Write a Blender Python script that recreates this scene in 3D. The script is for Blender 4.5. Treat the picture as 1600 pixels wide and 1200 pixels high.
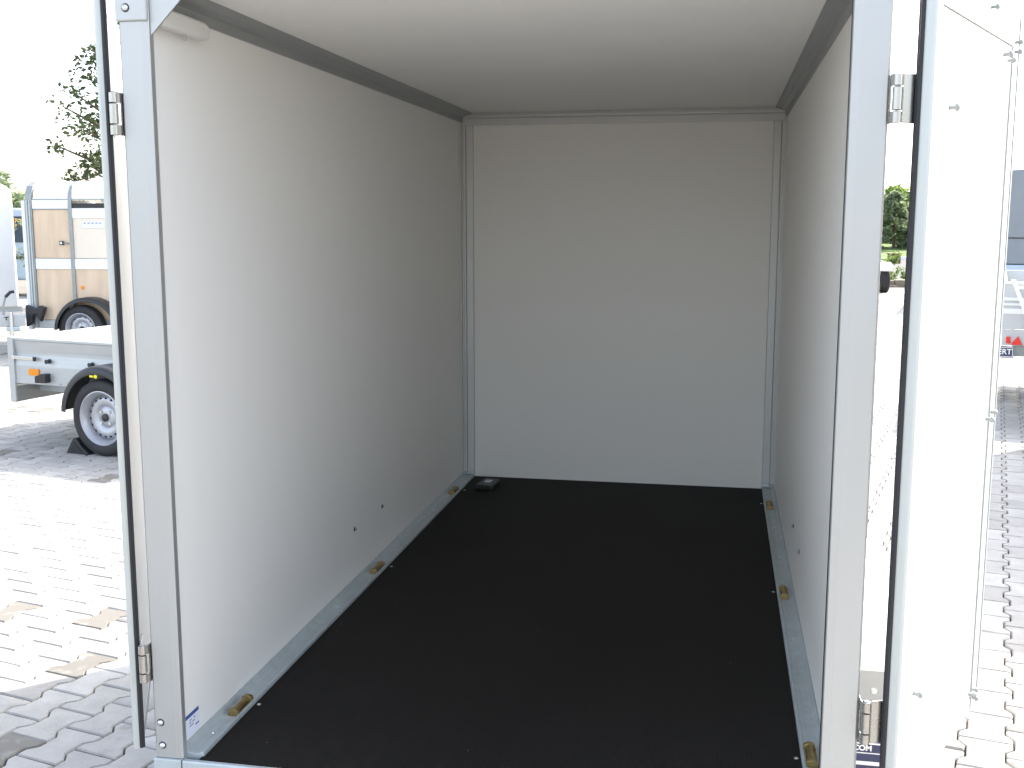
import bpy, bmesh, math, random
import numpy as np
from mathutils import Vector, Matrix

R = math.radians
scene = bpy.context.scene
for o in list(bpy.data.objects):
    bpy.data.objects.remove(o)

# ------------------------------------------------------------------ camera, sky, sun, exposure
F = 0.53            # height of the trailer's floor above the ground
cam = bpy.data.cameras.new('camera')
cam_o = bpy.data.objects.new('camera', cam)
scene.collection.objects.link(cam_o)
cam_o.location = (1.0625, -1.9321, F + 1.089)
cam_o.rotation_euler = (R(90 - 8.527), 0, R(10.767))
cam.sensor_width = 36
cam.lens = 1707.1 / 1600 * 36
cam.clip_start = 0.05
cam.clip_end = 2000
scene.camera = cam_o

SUN_AZ, SUN_EL = 45.3, 39.0          # azimuth from +Y towards +X, elevation
sdir = Vector((math.sin(R(SUN_AZ)) * math.cos(R(SUN_EL)), math.cos(R(SUN_AZ)) * math.cos(R(SUN_EL)), math.sin(R(SUN_EL))))
world = bpy.data.worlds.new('World')
scene.world = world
world.use_nodes = True
wn = world.node_tree
sky = wn.nodes.new('ShaderNodeTexSky')
sky.sky_type = 'NISHITA'
sky.sun_disc = False
sky.sun_elevation = R(SUN_EL)
sky.sun_rotation = R(SUN_AZ)
sky.air_density = 1.0
sky.dust_density = 3.0
sky.ozone_density = 0.5
bg = wn.nodes['Background']
bg.inputs['Strength'].default_value = 0.15
hs = wn.nodes.new('ShaderNodeHueSaturation')      # hazy, nearly white summer sky
hs.inputs['Saturation'].default_value = 0.6
wn.links.new(sky.outputs[0], hs.inputs['Color'])
wn.links.new(hs.outputs[0], bg.inputs[0])
sun = bpy.data.lights.new('sun', 'SUN')
sun.energy = 2.45
sun.angle = R(0.53)
sun.color = (1.0, 0.93, 0.83)
sun_o = bpy.data.objects.new('sun', sun)
scene.collection.objects.link(sun_o)
sun_o.rotation_euler = (-sdir).to_track_quat('-Z', 'Y').to_euler()
sun_o.location = sdir * 50
scene.view_settings.view_transform = 'Standard'
scene.view_settings.look = 'None'
scene.view_settings.exposure = 2.17
scene.view_settings.gamma = 1
scene.view_settings.use_curve_mapping = False
scene.render.resolution_x, scene.render.resolution_y = 1024, 768
scene.cycles.max_bounces = 12
scene.cycles.diffuse_bounces = 8

rng = random.Random(7)
nrg = np.random.default_rng(5)

# ------------------------------------------------------------------ materials
MATS = {}
def new_mat(name, col, rough=0.5, metal=0.0, spec=None, var=0.0, vscale=8.0, bump=0.0, bscale=60.0, stretch=None,
            rvar=0.0, col2=None, c2scale=3.0, c2amt=0.0):
    """Principled material with noise-driven tone, roughness and fine relief."""
    if name in MATS:
        return MATS[name]
    m = bpy.data.materials.new(name)
    m.use_nodes = True
    nt = m.node_tree
    b = nt.nodes['Principled BSDF']
    b.inputs['Base Color'].default_value = (*col, 1)
    b.inputs['Roughness'].default_value = rough
    b.inputs['Metallic'].default_value = metal
    if spec is not None:
        b.inputs['Specular IOR Level'].default_value = spec
    tc = nt.nodes.new('ShaderNodeTexCoord')
    mp = nt.nodes.new('ShaderNodeMapping')
    nt.links.new(tc.outputs['Object'], mp.inputs[0])
    if stretch:
        mp.inputs['Scale'].default_value = stretch
    last = None
    if var > 0 or c2amt > 0:
        n = nt.nodes.new('ShaderNodeTexNoise')
        n.inputs['Scale'].default_value = vscale
        n.inputs['Detail'].default_value = 5
        nt.links.new(mp.outputs[0], n.inputs['Vector'])
        r = nt.nodes.new('ShaderNodeMapRange')
        r.inputs['From Min'].default_value = 0.25
        r.inputs['From Max'].default_value = 0.75
        r.inputs['To Min'].default_value = 1 - var
        r.inputs['To Max'].default_value = 1 + var
        nt.links.new(n.outputs[0], r.inputs[0])
        mx = nt.nodes.new('ShaderNodeVectorMath')
        mx.operation = 'SCALE'
        mx.inputs[0].default_value = col
        nt.links.new(r.outputs[0], mx.inputs['Scale'])
        last = mx.outputs[0]
        if c2amt > 0 and col2:
            n2 = nt.nodes.new('ShaderNodeTexNoise')
            n2.inputs['Scale'].default_value = c2scale
            n2.inputs['Detail'].default_value = 6
            n2.inputs['Roughness'].default_value = 0.65
            nt.links.new(mp.outputs[0], n2.inputs['Vector'])
            r2 = nt.nodes.new('ShaderNodeMapRange')
            r2.inputs['From Min'].default_value = 0.5
            r2.inputs['From Max'].default_value = 0.72
            r2.inputs['To Max'].default_value = c2amt
            nt.links.new(n2.outputs[0], r2.inputs[0])
            mix = nt.nodes.new('ShaderNodeMix')
            mix.data_type = 'RGBA'
            nt.links.new(r2.outputs[0], mix.inputs[0])
            nt.links.new(last, mix.inputs[6])
            mix.inputs[7].default_value = (*col2, 1)
            last = mix.outputs[2]
        nt.links.new(last, b.inputs['Base Color'])
        if rvar > 0:
            r3 = nt.nodes.new('ShaderNodeMapRange')
            r3.inputs['To Min'].default_value = max(0.02, rough - rvar)
            r3.inputs['To Max'].default_value = min(1, rough + rvar)
            nt.links.new(n.outputs[0], r3.inputs[0])
            nt.links.new(r3.outputs[0], b.inputs['Roughness'])
    if bump > 0:
        nb = nt.nodes.new('ShaderNodeTexNoise')
        nb.inputs['Scale'].default_value = bscale
        nb.inputs['Detail'].default_value = 4
        nt.links.new(mp.outputs[0], nb.inputs['Vector'])
        bp = nt.nodes.new('ShaderNodeBump')
        bp.inputs['Strength'].default_value = bump
        bp.inputs['Distance'].default_value = 0.01
        nt.links.new(nb.outputs[0], bp.inputs['Height'])
        nt.links.new(bp.outputs[0], b.inputs['Normal'])
    MATS[name] = m
    return m

M_panel = new_mat('white coated panel', (0.80, 0.785, 0.755), 0.5, var=0.006, vscale=3, bump=0.03, bscale=350, spec=0.35, rvar=0.08)
M_roof = new_mat('white roof sheet', (0.79, 0.78, 0.75), 0.55, var=0.02, vscale=4, spec=0.3)
M_alu = new_mat('anodised aluminium', (0.47, 0.475, 0.47), 0.45, metal=0.7, var=0.012, vscale=4, stretch=(12, 12, 0.6), rvar=0.04)
M_aludull = new_mat('dull raw aluminium', (0.38, 0.39, 0.39), 0.5, metal=0.6, var=0.06, vscale=5, stretch=(40, 1, 40), bump=0.02, bscale=60, rvar=0.08)
M_aluwarm = new_mat('aluminium corner profile', (0.57, 0.575, 0.57), 0.5, metal=0.35, var=0.03, vscale=6, stretch=(30, 30, 1))
M_edge = new_mat('door edge aluminium', (0.52, 0.545, 0.53), 0.45, metal=0.4, var=0.03, vscale=6, stretch=(30, 30, 1))
M_rubber = new_mat('black rubber', (0.014, 0.015, 0.02), 0.55, var=0.15, vscale=20)
M_plastic = new_mat('black plastic', (0.02, 0.021, 0.024), 0.42, var=0.12, vscale=9, bump=0.05, bscale=180)
M_tyre = new_mat('tyre rubber', (0.024, 0.024, 0.026), 0.75, var=0.2, vscale=14, bump=0.08, bscale=90, col2=(0.07, 0.065, 0.06), c2scale=5, c2amt=0.5)
M_steel = new_mat('stainless steel', (0.42, 0.41, 0.39), 0.27, metal=1, var=0.05, vscale=30, rvar=0.06)
M_zinc = new_mat('zinc plated screw', (0.7, 0.72, 0.72), 0.28, metal=1, var=0.08, vscale=60)
M_brass = new_mat('yellow passivated steel', (0.33, 0.245, 0.10), 0.42, metal=0.8, var=0.18, vscale=60, bump=0.08, bscale=200, rvar=0.1)
M_hole = new_mat('dark opening', (0.012, 0.012, 0.013), 0.8, var=0.1)
M_white = new_mat('white paint', (0.78, 0.78, 0.77), 0.4, var=0.03, vscale=3)
M_whiteplastic = new_mat('white plastic', (0.62, 0.61, 0.57), 0.4, var=0.02, vscale=9)
M_blue = new_mat('blue print', (0.05, 0.10, 0.30), 0.5, var=0.05)
M_greyprint = new_mat('grey print', (0.30, 0.33, 0.45), 0.6, var=0.05)
M_sticker = new_mat('white sticker', (0.72, 0.74, 0.84), 0.45, var=0.02)
M_lever = new_mat('dark blue lever', (0.03, 0.035, 0.09), 0.4, var=0.1)
M_orange = new_mat('orange lens', (0.85, 0.28, 0.01), 0.2, var=0.08, vscale=60, bump=0.1, bscale=300)
M_red = new_mat('red reflector', (0.75, 0.02, 0.015), 0.25, var=0.08, vscale=60, bump=0.1, bscale=300)
M_yellow = new_mat('yellow sticker', (0.75, 0.68, 0.03), 0.5, var=0.05)
M_rim = new_mat('silver painted rim', (0.42, 0.43, 0.46), 0.35, metal=0.5, var=0.05, vscale=9)
M_bed = new_mat('brushed sheet aluminium', (0.47, 0.49, 0.50), 0.45, metal=0.45, var=0.05, vscale=3, stretch=(1, 1, 20), bump=0.02, bscale=80)
M_gold = new_mat('tan laminate panel', (0.66, 0.515, 0.375), 0.22, var=0.16, vscale=2.2, stretch=(3, 1, 0.6), rvar=0.1)  # vertical tone streaks in the colour stand in for glossy highlights
M_cream = new_mat('cream laminate panel', (0.76, 0.68, 0.58), 0.25, var=0.06, vscale=2)
M_hgrey = new_mat('grey galvanised frame', (0.30, 0.32, 0.32), 0.45, metal=0.4, var=0.1, vscale=12)
M_tarp = new_mat('grey tarpaulin', (0.21, 0.235, 0.26), 0.5, var=0.06, vscale=3, bump=0.25, bscale=5)
M_glass = new_mat('tinted window', (0.05, 0.08, 0.11), 0.08, var=0.05)
M_paleblue = new_mat('pale blue body', (0.42, 0.52, 0.62), 0.35, var=0.04)
M_bark = new_mat('bark', (0.10, 0.075, 0.055), 0.9, var=0.3, vscale=20, stretch=(3, 3, 0.5), bump=0.4, bscale=30)
M_brownbox = new_mat('brown wood', (0.13, 0.075, 0.05), 0.8, var=0.2, vscale=12)
M_stone = new_mat('stone wall', (0.22, 0.19, 0.14), 0.9, var=0.35, vscale=6, bump=0.5, bscale=20)
M_asphalt = new_mat('asphalt', (0.085, 0.083, 0.08), 0.9, var=0.12, vscale=1.5, bump=0.2, bscale=60)
M_grass = new_mat('grass', (0.10, 0.16, 0.035), 0.9, var=0.35, vscale=1.2, bump=0.6, bscale=9)
M_soil = new_mat('joint sand', (0.15, 0.135, 0.115), 0.95, var=0.25, vscale=3, bump=0.3, bscale=50)

def leaf_mat(name, c1, c2, tl=0.5):
    m = bpy.data.materials.new(name)
    m.use_nodes = True
    nt = m.node_tree
    b = nt.nodes['Principled BSDF']
    b.inputs['Roughness'].default_value = 0.55
    geo = nt.nodes.new('ShaderNodeNewGeometry')
    ramp = nt.nodes.new('ShaderNodeMix')
    ramp.data_type = 'RGBA'
    ramp.inputs[6].default_value = (*c1, 1)
    ramp.inputs[7].default_value = (*c2, 1)
    nt.links.new(geo.outputs['Random Per Island'], ramp.inputs[0])
    nt.links.new(ramp.outputs[2], b.inputs['Base Color'])
    tr = nt.nodes.new('ShaderNodeBsdfTranslucent')
    nt.links.new(ramp.outputs[2], tr.inputs[0])
    mx = nt.nodes.new('ShaderNodeMixShader')
    mx.inputs[0].default_value = tl
    nt.links.new(b.outputs[0], mx.inputs[1])
    nt.links.new(tr.outputs[0], mx.inputs[2])
    nt.links.new(mx.outputs[0], nt.nodes['Material Output'].inputs[0])
    return m
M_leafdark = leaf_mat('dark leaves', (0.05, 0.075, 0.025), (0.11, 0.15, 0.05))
M_leafblack = leaf_mat('very dark leaves', (0.035, 0.055, 0.018), (0.085, 0.115, 0.04), 0.3)  # darker, less translucent foliage for the left tree
M_leafmid = leaf_mat('green leaves', (0.10, 0.165, 0.035), (0.22, 0.31, 0.09))
M_leafgrey = leaf_mat('grey green leaves', (0.12, 0.17, 0.09), (0.25, 0.30, 0.17))
M_flower = leaf_mat('orange blossom', (0.6, 0.22, 0.02), (0.8, 0.5, 0.05))

def floor_mat():
    """Dark brown-black screen-printed plywood: fine mesh relief, dust, scuffs."""
    m = new_mat('phenolic plywood floor', (0.0140, 0.0122, 0.0108), 0.7, var=0.2, vscale=2.0, rvar=0.1,
                col2=(0.020, 0.0180, 0.0165), c2scale=1.6, c2amt=0.5, spec=0.14)
    nt = m.node_tree
    b = nt.nodes['Principled BSDF']
    tc = [n for n in nt.nodes if n.type == 'TEX_COORD'][0]
    w1 = nt.nodes.new('ShaderNodeTexWave'); w1.bands_direction = 'X'; w1.inputs['Scale'].default_value = 75
    w2 = nt.nodes.new('ShaderNodeTexWave'); w2.bands_direction = 'Y'; w2.inputs['Scale'].default_value = 75
    for w in (w1, w2):
        w.inputs['Distortion'].default_value = 0.6
        nt.links.new(tc.outputs['Object'], w.inputs['Vector'])
    ad = nt.nodes.new('ShaderNodeMath'); ad.operation = 'ADD'
    nt.links.new(w1.outputs['Fac'], ad.inputs[0]); nt.links.new(w2.outputs['Fac'], ad.inputs[1])
    bp = nt.nodes.new('ShaderNodeBump')
    bp.inputs['Strength'].default_value = 0.25
    bp.inputs['Distance'].default_value = 0.002
    nt.links.new(ad.outputs[0], bp.inputs['Height'])
    nt.links.new(bp.outputs[0], b.inputs['Normal'])
    # scattered pale specks of grit
    vo = nt.nodes.new('ShaderNodeTexVoronoi'); vo.inputs['Scale'].default_value = 26
    nt.links.new(tc.outputs['Object'], vo.inputs['Vector'])
    lt = nt.nodes.new('ShaderNodeMath'); lt.operation = 'LESS_THAN'; lt.inputs[1].default_value = 0.045
    nt.links.new(vo.outputs['Distance'], lt.inputs[0])
    src = b.inputs['Base Color'].links[0].from_socket
    mix = nt.nodes.new('ShaderNodeMix'); mix.data_type = 'RGBA'
    sep = nt.nodes.new('ShaderNodeSeparateColor')
    nt.links.new(vo.outputs['Color'], sep.inputs[0])
    gt = nt.nodes.new('ShaderNodeMath'); gt.operation = 'GREATER_THAN'; gt.inputs[1].default_value = 0.86
    nt.links.new(sep.outputs[0], gt.inputs[0])
    mu = nt.nodes.new('ShaderNodeMath'); mu.operation = 'MULTIPLY'
    nt.links.new(lt.outputs[0], mu.inputs[0]); nt.links.new(gt.outputs[0], mu.inputs[1])
    nt.links.new(mu.outputs[0], mix.inputs[0])
    nt.links.new(src, mix.inputs[6])
    mix.inputs[7].default_value = (0.16, 0.15, 0.14, 1)
    nt.links.new(mix.outputs[2], b.inputs['Base Color'])
    return m
M_floor = floor_mat()

def galv_mat():
    m = new_mat('galvanised steel', (0.50, 0.55, 0.565), 0.55, metal=0.5, var=0.07, vscale=5, rvar=0.08)
    nt = m.node_tree
    b = nt.nodes['Principled BSDF']
    tc = [n for n in nt.nodes if n.type == 'TEX_COORD'][0]
    vo = nt.nodes.new('ShaderNodeTexVoronoi'); vo.inputs['Scale'].default_value = 45
    nt.links.new(tc.outputs['Object'], vo.inputs['Vector'])
    src = b.inputs['Base Color'].links[0].from_socket
    sep = nt.nodes.new('ShaderNodeSeparateColor'); nt.links.new(vo.outputs['Color'], sep.inputs[0])
    mr = nt.nodes.new('ShaderNodeMapRange'); mr.inputs['To Min'].default_value = 0.95; mr.inputs['To Max'].default_value = 1.05
    nt.links.new(sep.outputs[0], mr.inputs[0])
    sc = nt.nodes.new('ShaderNodeVectorMath'); sc.operation = 'SCALE'
    nt.links.new(src, sc.inputs[0]); nt.links.new(mr.outputs[0], sc.inputs['Scale'])
    nt.links.new(sc.outputs[0], b.inputs['Base Color'])
    return m
M_galv = galv_mat()

def paver_mat():
    """Pale grey concrete; the point attribute 'tone' picks each stone's own shade, 'stain' its brown stain."""
    m = bpy.data.materials.new('concrete paver')
    m.use_nodes = True
    nt = m.node_tree
    b = nt.nodes['Principled BSDF']
    b.inputs['Roughness'].default_value = 0.88
    b.inputs['Specular IOR Level'].default_value = 0.25
    geo = nt.nodes.new('ShaderNodeNewGeometry')
    def attr(n):
        a = nt.nodes.new('ShaderNodeAttribute'); a.attribute_name = n; return a.outputs['Fac']
    mixc = nt.nodes.new('ShaderNodeMix'); mixc.data_type = 'RGBA'
    nt.links.new(attr('tone'), mixc.inputs[0])
    mixc.inputs[6].default_value = (0.26, 0.25, 0.235, 1)
    mixc.inputs[7].default_value = (0.42, 0.41, 0.39, 1)
    n1 = nt.nodes.new('ShaderNodeTexNoise'); n1.inputs['Scale'].default_value = 9; n1.inputs['Detail'].default_value = 8; n1.inputs['Roughness'].default_value = 0.7
    nt.links.new(geo.outputs['Position'], n1.inputs['Vector'])
    mr = nt.nodes.new('ShaderNodeMapRange'); mr.inputs['From Min'].default_value = 0.3; mr.inputs['From Max'].default_value = 0.7
    mr.inputs['To Min'].default_value = 0.86; mr.inputs['To Max'].default_value = 1.12
    nt.links.new(n1.outputs[0], mr.inputs[0])
    n3 = nt.nodes.new('ShaderNodeTexNoise'); n3.inputs['Scale'].default_value = 350; n3.inputs['Detail'].default_value = 2
    nt.links.new(geo.outputs['Position'], n3.inputs['Vector'])
    mr3 = nt.nodes.new('ShaderNodeMapRange'); mr3.inputs['From Min'].default_value = 0.25; mr3.inputs['From Max'].default_value = 0.75
    mr3.inputs['To Min'].default_value = 0.85; mr3.inputs['To Max'].default_value = 1.15
    nt.links.new(n3.outputs[0], mr3.inputs[0])
    mu = nt.nodes.new('ShaderNodeMath'); mu.operation = 'MULTIPLY'
    nt.links.new(mr.outputs[0], mu.inputs[0]); nt.links.new(mr3.outputs[0], mu.inputs[1])
    sc = nt.nodes.new('ShaderNodeVectorMath'); sc.operation = 'SCALE'
    nt.links.new(mixc.outputs[2], sc.inputs[0]); nt.links.new(mu.outputs[0], sc.inputs['Scale'])
    # brown stain, patchy inside the stained stones
    n2 = nt.nodes.new('ShaderNodeTexNoise'); n2.inputs['Scale'].default_value = 14; n2.inputs['Detail'].default_value = 5
    nt.links.new(geo.outputs['Position'], n2.inputs['Vector'])
    ad = nt.nodes.new('ShaderNodeMath'); ad.operation = 'ADD'
    nt.links.new(attr('stain'), ad.inputs[0]); nt.links.new(n2.outputs[0], ad.inputs[1])
    r2 = nt.nodes.new('ShaderNodeMapRange'); r2.inputs['From Min'].default_value = 0.95; r2.inputs['From Max'].default_value = 1.2; r2.inputs['To Max'].default_value = 0.9
    nt.links.new(ad.outputs[0], r2.inputs[0])
    mx2 = nt.nodes.new('ShaderNodeMix'); mx2.data_type = 'RGBA'
    nt.links.new(r2.outputs[0], mx2.inputs[0]); nt.links.new(sc.outputs[0], mx2.inputs[6])
    mx2.inputs[7].default_value = (0.160, 0.150, 0.134, 1)
    nt.links.new(mx2.outputs[2], b.inputs['Base Color'])
    bp = nt.nodes.new('ShaderNodeBump'); bp.inputs['Strength'].default_value = 0.25; bp.inputs['Distance'].default_value = 0.003
    nt.links.new(n3.outputs[0], bp.inputs['Height']); nt.links.new(bp.outputs[0], b.inputs['Normal'])
    return m
M_paver = paver_mat()

# ------------------------------------------------------------------ mesh helpers
col = scene.collection
class MB:
    """Collects faces; obj() links them as ONE mesh object."""
    def __init__(s):
        s.v, s.f = [], []
    def add(s, vs, fs):
        n = len(s.v)
        s.v += [tuple(p) for p in vs]
        s.f += [tuple(i + n for i in f) for f in fs]
        return s
    def box(s, x0, y0, z0, x1, y1, z1):
        vs = [(x, y, z) for z in (z0, z1) for y in (y0, y1) for x in (x0, x1)]
        return s.add(vs, [(0, 2, 3, 1), (4, 5, 7, 6), (0, 1, 5, 4), (2, 6, 7, 3), (0, 4, 6, 2), (1, 3, 7, 5)])
    def prism(s, poly, axis, a, b):
        def P(u, w, t):
            return {'x': (t, u, w), 'y': (u, t, w), 'z': (u, w, t)}[axis]
        n = len(poly)
        vs = [P(u, w, a) for u, w in poly] + [P(u, w, b) for u, w in poly]
        fs = [tuple(range(n)), tuple(range(2 * n - 1, n - 1, -1))]
        fs += [(i, (i + 1) % n, n + (i + 1) % n, n + i) for i in range(n)]
        return s.add(vs, fs)
    def tube(s, pts, rad, n=10, caps=True):
        pts = [Vector(p) for p in pts]
        rads = rad if isinstance(rad, (list, tuple)) else [rad] * len(pts)
        rings, vs, fs = [], [], []
        up = None
        for i, p in enumerate(pts):
            d = (pts[min(i + 1, len(pts) - 1)] - pts[max(i - 1, 0)]).normalized()
            if up is None:
                up = Vector((0, 0, 1)) if abs(d.z) < 0.9 else Vector((1, 0, 0))
            a = d.cross(up).normalized()
            b2 = a.cross(d).normalized()
            up = b2
            rings.append(len(vs))
            for k in range(n):
                t = 2 * math.pi * k / n
                vs.append(p + (a * math.cos(t) + b2 * math.sin(t)) * rads[i])
        for i in range(len(pts) - 1):
            for k in range(n):
                fs.append((rings[i] + k, rings[i] + (k + 1) % n, rings[i + 1] + (k + 1) % n, rings[i + 1] + k))
        if caps:
            fs.append(tuple(range(n)))
            fs.append(tuple(rings[-1] + k for k in range(n)))
        return s.add(vs, fs)
    def lathe(s, prof, c, axis='y', n=40):
        """prof: list of (radius, height along axis)."""
        vs, fs = [], []
        for r, h in prof:
            for k in range(n):
                t = 2 * math.pi * k / n
                u, w = r * math.cos(t), r * math.sin(t)
                vs.append({'y': (c[0] + u, c[1] + h, c[2] + w), 'z': (c[0] + u, c[1] + w, c[2] + h), 'x': (c[0] + h, c[1] + u, c[2] + w)}[axis])
        for i in range(len(prof) - 1):
            for k in range(n):
                fs.append((i * n + k, i * n + (k + 1) % n, (i + 1) * n + (k + 1) % n, (i + 1) * n + k))
        if prof[0][0] > 1e-6:
            pass
        return s.add(vs, fs)
    def obj(s, name, mat, parent=None, bevel=0.0, smooth=False, matrix=None, seg=2):
        me = bpy.data.meshes.new(name)
        me.from_pydata(s.v, [], s.f)
        bm = bmesh.new()
        bm.from_mesh(me)
        bmesh.ops.remove_doubles(bm, verts=bm.verts, dist=1e-6)
        bmesh.ops.recalc_face_normals(bm, faces=bm.faces)
        bm.to_mesh(me)
        bm.free()
        me.materials.append(mat)
        o = bpy.data.objects.new(name, me)
        col.objects.link(o)
        if parent:
            o.parent = parent
        if matrix is not None:
            o.matrix_local = matrix
        if bevel > 0:
            md = o.modifiers.new('bevel', 'BEVEL')
            md.width = bevel
            md.segments = seg
            md.limit_method = 'ANGLE'
            md.angle_limit = R(40)
        if smooth:
            me.shade_smooth() if hasattr(me, 'shade_smooth') else None
            me.polygons.foreach_set('use_smooth', [True] * len(me.polygons))
            try:
                me.set_sharp_from_angle(angle=R(38))
            except Exception:
                pass
        return o

def tag(o, label, cat, group=None):
    o['label'] = label
    o['category'] = cat
    if group:
        o['group'] = group
    return o
def thing(name, label, cat, loc=(0, 0, 0), rz=0.0, group=None):
    o = bpy.data.objects.new(name, None)
    col.objects.link(o)
    o.location = loc
    o.rotation_euler = (0, 0, rz)
    o.empty_display_size = 0.1
    return tag(o, label, cat, group)
def structure(o):
    o['kind'] = 'structure'
    return o
def text_part(name, body, size, mat, parent, matrix, extrude=0.0004, bold=0.0):
    cu = bpy.data.curves.new(name, 'FONT')
    cu.body = body
    cu.size = size
    cu.extrude = extrude
    cu.offset = bold
    cu.align_x = 'CENTER'
    cu.align_y = 'CENTER'
    tmp = bpy.data.objects.new('tmp', cu)
    col.objects.link(tmp)
    dg = bpy.context.evaluated_depsgraph_get()
    me = bpy.data.meshes.new_from_object(tmp.evaluated_get(dg))
    bpy.data.objects.remove(tmp)
    me.materials.clear()
    me.materials.append(mat)
    o = bpy.data.objects.new(name, me)
    col.objects.link(o)
    o.parent = parent
    o.matrix_local = matrix
    return o
def arc(cx, cz, r, a0, a1, n):
    return [(cx + r * math.cos(R(a0 + (a1 - a0) * i / n)), cz + r * math.sin(R(a0 + (a1 - a0) * i / n))) for i in range(n + 1)]
def dome_screw(mb, p, axis, r=0.006, h=0.003):
    prof = [(0.0001, h), (r * 0.5, h * 0.92), (r * 0.85, h * 0.6), (r, 0)]
    sg = -1 if axis[0] == '-' else 1
    mb.lathe([(a, b * sg) for a, b in prof], p, axis[-1], 14)

# ------------------------------------------------------------------ ground and paving
g = MB(); g.add([(-300, -300, -0.03), (300, -300, -0.03), (300, 300, -0.03), (-300, 300, -0.03)], [(0, 1, 2, 3)])
structure(g.obj('ground', M_soil))
PAV = R(-13.0)                      # the paving's long axis leans 13 degrees right of +Y
LP, PP, A_, B_ = 0.2, 0.139, 0.0792, 0.0542   # stone length, column pitch, half width of ends and waist
half = [(-A_, -0.0972), (-A_, -0.066), (-B_, -0.036), (-B_, 0.036), (-A_, 0.066), (-A_, 0.0972)]
outline = [(x, y) for x, y in half][::-1] + [(-x, y) for x, y in half]
outline = np.array(outline)                          # 12 points
def inset(pts, d):
    c = pts.copy(); c[:, 0] -= np.sign(pts[:, 0]) * d
    ends = np.abs(pts[:, 1]) > 0.09
    c[ends, 1] -= np.sign(pts[ends, 1]) * d
    return c
inner = inset(outline, 0.0045)
P_v = np.vstack([np.c_[inner, np.zeros(12)], np.c_[outline, np.full(12, -0.005)], np.c_[outline, np.full(12, -0.06)]])
P_top = [tuple(range(12))[::-1]]
P_bev = [(i, (i + 1) % 12, 12 + (i + 1) % 12, 12 + i) for i in range(12)]
P_side = [(12 + i, 12 + (i + 1) % 12, 24 + (i + 1) % 12, 24 + i) for i in range(12)]
def orient(vs, fs):
    out = []
    for f in fs:
        p = [Vector(vs[i]) for i in f]
        n = Vector((0, 0, 0))
        for i in range(len(p)):
            n += p[i].cross(p[(i + 1) % len(p)])
        c = sum(p, Vector()) / len(p)
        ref = Vector((0, 0, 1)) if len(f) > 4 else Vector((c.x * 0.6, c.y * 0.6, 0))
        out.append(f if n.dot(ref) > 0 else f[::-1])
    return out
P_all = orient(P_v, P_top + P_bev + P_side)
cp, sp = math.cos(PAV), math.sin(PAV)
camp = np.array(cam_o.location)
def proj(P):
    yw, pt = R(10.767), R(8.527)
    fw = np.array([-math.sin(yw) * math.cos(pt), math.cos(yw) * math.cos(pt), -math.sin(pt)])
    rt = np.array([math.cos(yw), math.sin(yw), 0]); up = np.cross(rt, fw)
    d = P - camp
    z = d @ fw
    return 800 + 1707 * (d @ rt) / z, 600 - 1707 * (d @ up) / z, z
ci, cj = np.meshgrid(np.arange(-130, 110), np.arange(-60, 180), indexing='ij')
lx = (ci * PP).ravel()
ly = (cj * LP + (ci % 2) * LP * 0.5).ravel()
wx = lx * cp - ly * sp + 0.30
wy = lx * sp + ly * cp + 0.055
dx, dy = wx - camp[0], wy - camp[1]
dist = np.hypot(dx, dy)
ang = np.degrees(np.arctan2(dx, dy)) + 10.767
keep = ((np.abs(ang) < 31) & (dist < 27.5) & (dist > 1.2)) | ((dist < 6.5) & (wy > -3.2))
wx, wy, dist = wx[keep], wy[keep], dist[keep]
N = len(wx)
jz = nrg.normal(0, 0.0009, N)
jr = nrg.normal(0, 0.006, N)
tone = np.clip(nrg.normal(0.55, 0.22, N), 0, 1)
stain = np.where(nrg.random(N) < np.where(wx < 0, 0.12, 0.015), nrg.uniform(0.35, 0.75, N), nrg.uniform(0, 0.25, N))
# the stones the photograph shows, largest first
px, py, pz = proj(np.c_[wx, wy, np.zeros(N)])
def left_edge(y): return 160 + (y - 10) * (222 - 160) / 1160
def right_edge(y): return 1583 - (y - 70) * (1583 - 1518) / 1030
vis = (pz > 0.3) & (py < 1215) & (((px > -12) & (px < left_edge(py) + 6) & (py > 600)) |
      ((px < 1612) & (px > right_edge(py) - 6) & (py > 560)) | ((py > 1100) & (px > 1440) & (px < 1612)) |
      ((px > 1352) & (px < 1420) & (py > 480) & (py < 850) & (px < 1432 - py * 0.05)))
order = np.argsort(np.where(vis, dist, 1e9))
near = order[:300]
near = near[vis[near]]
isn = np.zeros(N, bool); isn[near] = True
pavement = bpy.data.meshes.new('pavement')
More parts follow.
